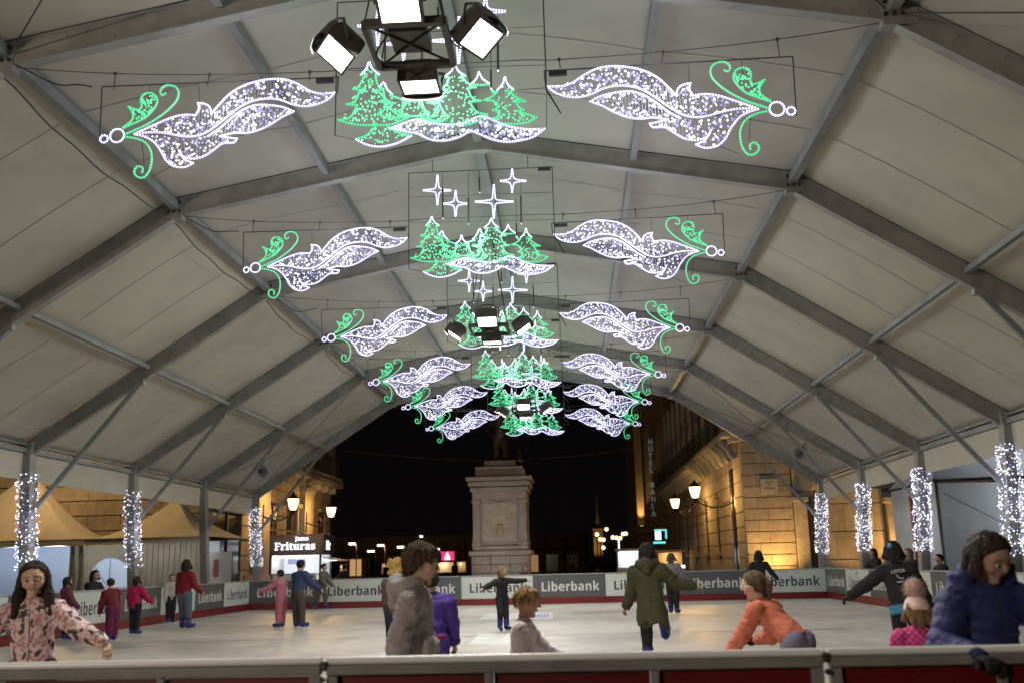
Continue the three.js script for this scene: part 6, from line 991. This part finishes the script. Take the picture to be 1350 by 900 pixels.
// spectators standing behind the barriers
const crowd = [
  ['dark haired spectator leaning over left barrier beside the arched window', [-9.85, -0.12, -22.9], 1.3, 1.5, [0.012, 0.012, 0.014], 'long'], ['spectator in red by the left edge behind the barrier', [-10.4, -0.12, -17.2], 1.4, 1.36, [0.22, 0.02, 0.015], 'short'],
  ['spectator in black leaning on right barrier, leftmost of the group', [9.85, -0.12, -29.0], -1.3, 1.62, [0.014, 0.013, 0.013], 'long'], ['spectator with pale sleeve behind the right barrier', [9.95, -0.12, -28.2], -1.5, 1.5, [0.13, 0.12, 0.13], 'short'], ['spectator in dark coat behind the wrapped right column', [9.95, -0.12, -27.2], -1.4, 1.66, [0.03, 0.025, 0.02], 'short'], ['spectator with fair hair between the right columns', [9.95, -0.12, -26.3], -1.4, 1.58, [0.06, 0.05, 0.045], 'long'], ['spectator in black just right of the lettered jacket', [9.95, -0.12, -24.2], -1.4, 1.42, [0.016, 0.015, 0.017], 'short'],
  ['small dark spectator before the lit kiosk, left one of two', [-9.6, -0.12, -41.5], 2.9, 1.12, [0.02, 0.02, 0.03], 'short'], ['small dark spectator before the lit kiosk, right one of two', [-8.95, -0.12, -41.3], 2.9, 1.12, [0.02, 0.02, 0.03], 'short'], ['dark figure standing beside the kiosk corner', [-8.35, -0.12, -42.5], -2.2, 1.55, [0.02, 0.018, 0.02], 'short'], ['dark haired spectator just behind the girl in black at the far barrier', [-0.3, -0.12, -33.6], 0.3, 1.34, [0.02, 0.018, 0.02], 'short'], ['dark spectator behind far barrier before the stone building', [7.35, -0.12, -33.8], 0.2, 1.2, [0.02, 0.018, 0.02], 'short'],
];
for (const [label, pos, turn, h, c, style] of crowd) person({ h, cell: 0.018, fine: 0.011, skates: false, boots: blackCloth, style, hairLen: 0.6, hair: label.includes('fair') ? [0.14, 0.09, 0.05] : darkBrown, lean: [0.14, 0], arms: [[0.4, -1.0, 0.1, -0.2], [0.4, -1.0, 0.1, -0.2]], top: { name: 'coat', mat: fabric(...c), thick: 0.03, hem: 0.1 }, pants: { mat: navy } }, label, pos, turn, 'spectators behind the barriers');
// a few people far across the square
{
  const f0 = person({ h: 1.65, cell: 0.03, fine: 0.02, skates: false, boots: blackCloth, style: 'short', hair: darkBrown, eyes: false, top: { name: 'coat', mat: fabric(0.04, 0.035, 0.04), thick: 0.03, hem: 0.12 }, pants: { mat: navy } }, 'dark coated person walking far across the dim square', [-13.2, -0.12, -78], 0.4, 'people far across the square').t;
  for (const [x, z, a] of [[-12.5, -77, 2.2], [-10.6, -80, 1.2], [-9.6, -79, 0.2], [-8.2, -81, 3], [-15.5, -82, 1.7], [1.2, -74, 0.6], [2.1, -78, 2.4]]) { const c = copy(f0, f0.userData.label); c.position.set(x, -0.12, z); c.rotation.y = a; }
}
{ // bronze statue on the monument
  const bronze = std(0.035, 0.028, 0.022, 0.45, { metalness: 0.5 }), mon = scene.children.find(c => c.name === 'monument');
  const A = (x, y, z) => V(x, y, z), st = join([cap(A(0, 1.5, 0), A(0, 2.35, 0.05), 0.3, 0.36), cap(A(-0.35, 2.3, 0), A(0.35, 2.35, 0), 0.15, 0.15), cap(A(-0.16, 1.4, 0), A(-0.22, 0.1, 0.05), 0.22, 0.12), cap(A(0.16, 1.4, 0), A(0.34, 0.1, 0.2), 0.22, 0.12), cap(A(0.36, 2.3, 0), A(0.75, 1.8, 0.2), 0.13, 0.1), cap(A(0.75, 1.8, 0.2), A(0.85, 2.4, 0.4), 0.1, 0.08), cap(A(-0.36, 2.3, 0), A(-0.6, 1.7, 0.1), 0.13, 0.1), cap(A(-0.6, 1.7, 0.1), A(-0.35, 1.3, 0.35), 0.1, 0.08), cap(A(0, 2.4, 0.04), A(0, 2.6, 0.06), 0.11, 0.1), cap(A(0, 2.72, 0.08), A(0, 2.86, 0.06), 0.17, 0.16), cap(A(0.9, 0.1, -0.1), A(0.9, 0.6, -0.1), 0.25, 0.16), cap(A(-0.5, 0.06, 0), A(0.7, 0.06, 0.1), 0.12, 0.12)], 0.1);
  const m = obj('statue', meshField((x, y, z) => st(x, y, z) + 0.02 * noise3(x * 6, y * 4, z * 6), [-1.2, -0.2, -0.8], [1.4, 3.2, 0.9], 0.045), bronze, mon); m.position.y = 6.42;
}

scene.traverse(o => { if (o.isMesh) o.castShadow = o.receiveShadow = true; });
renderer.render(scene, camera);
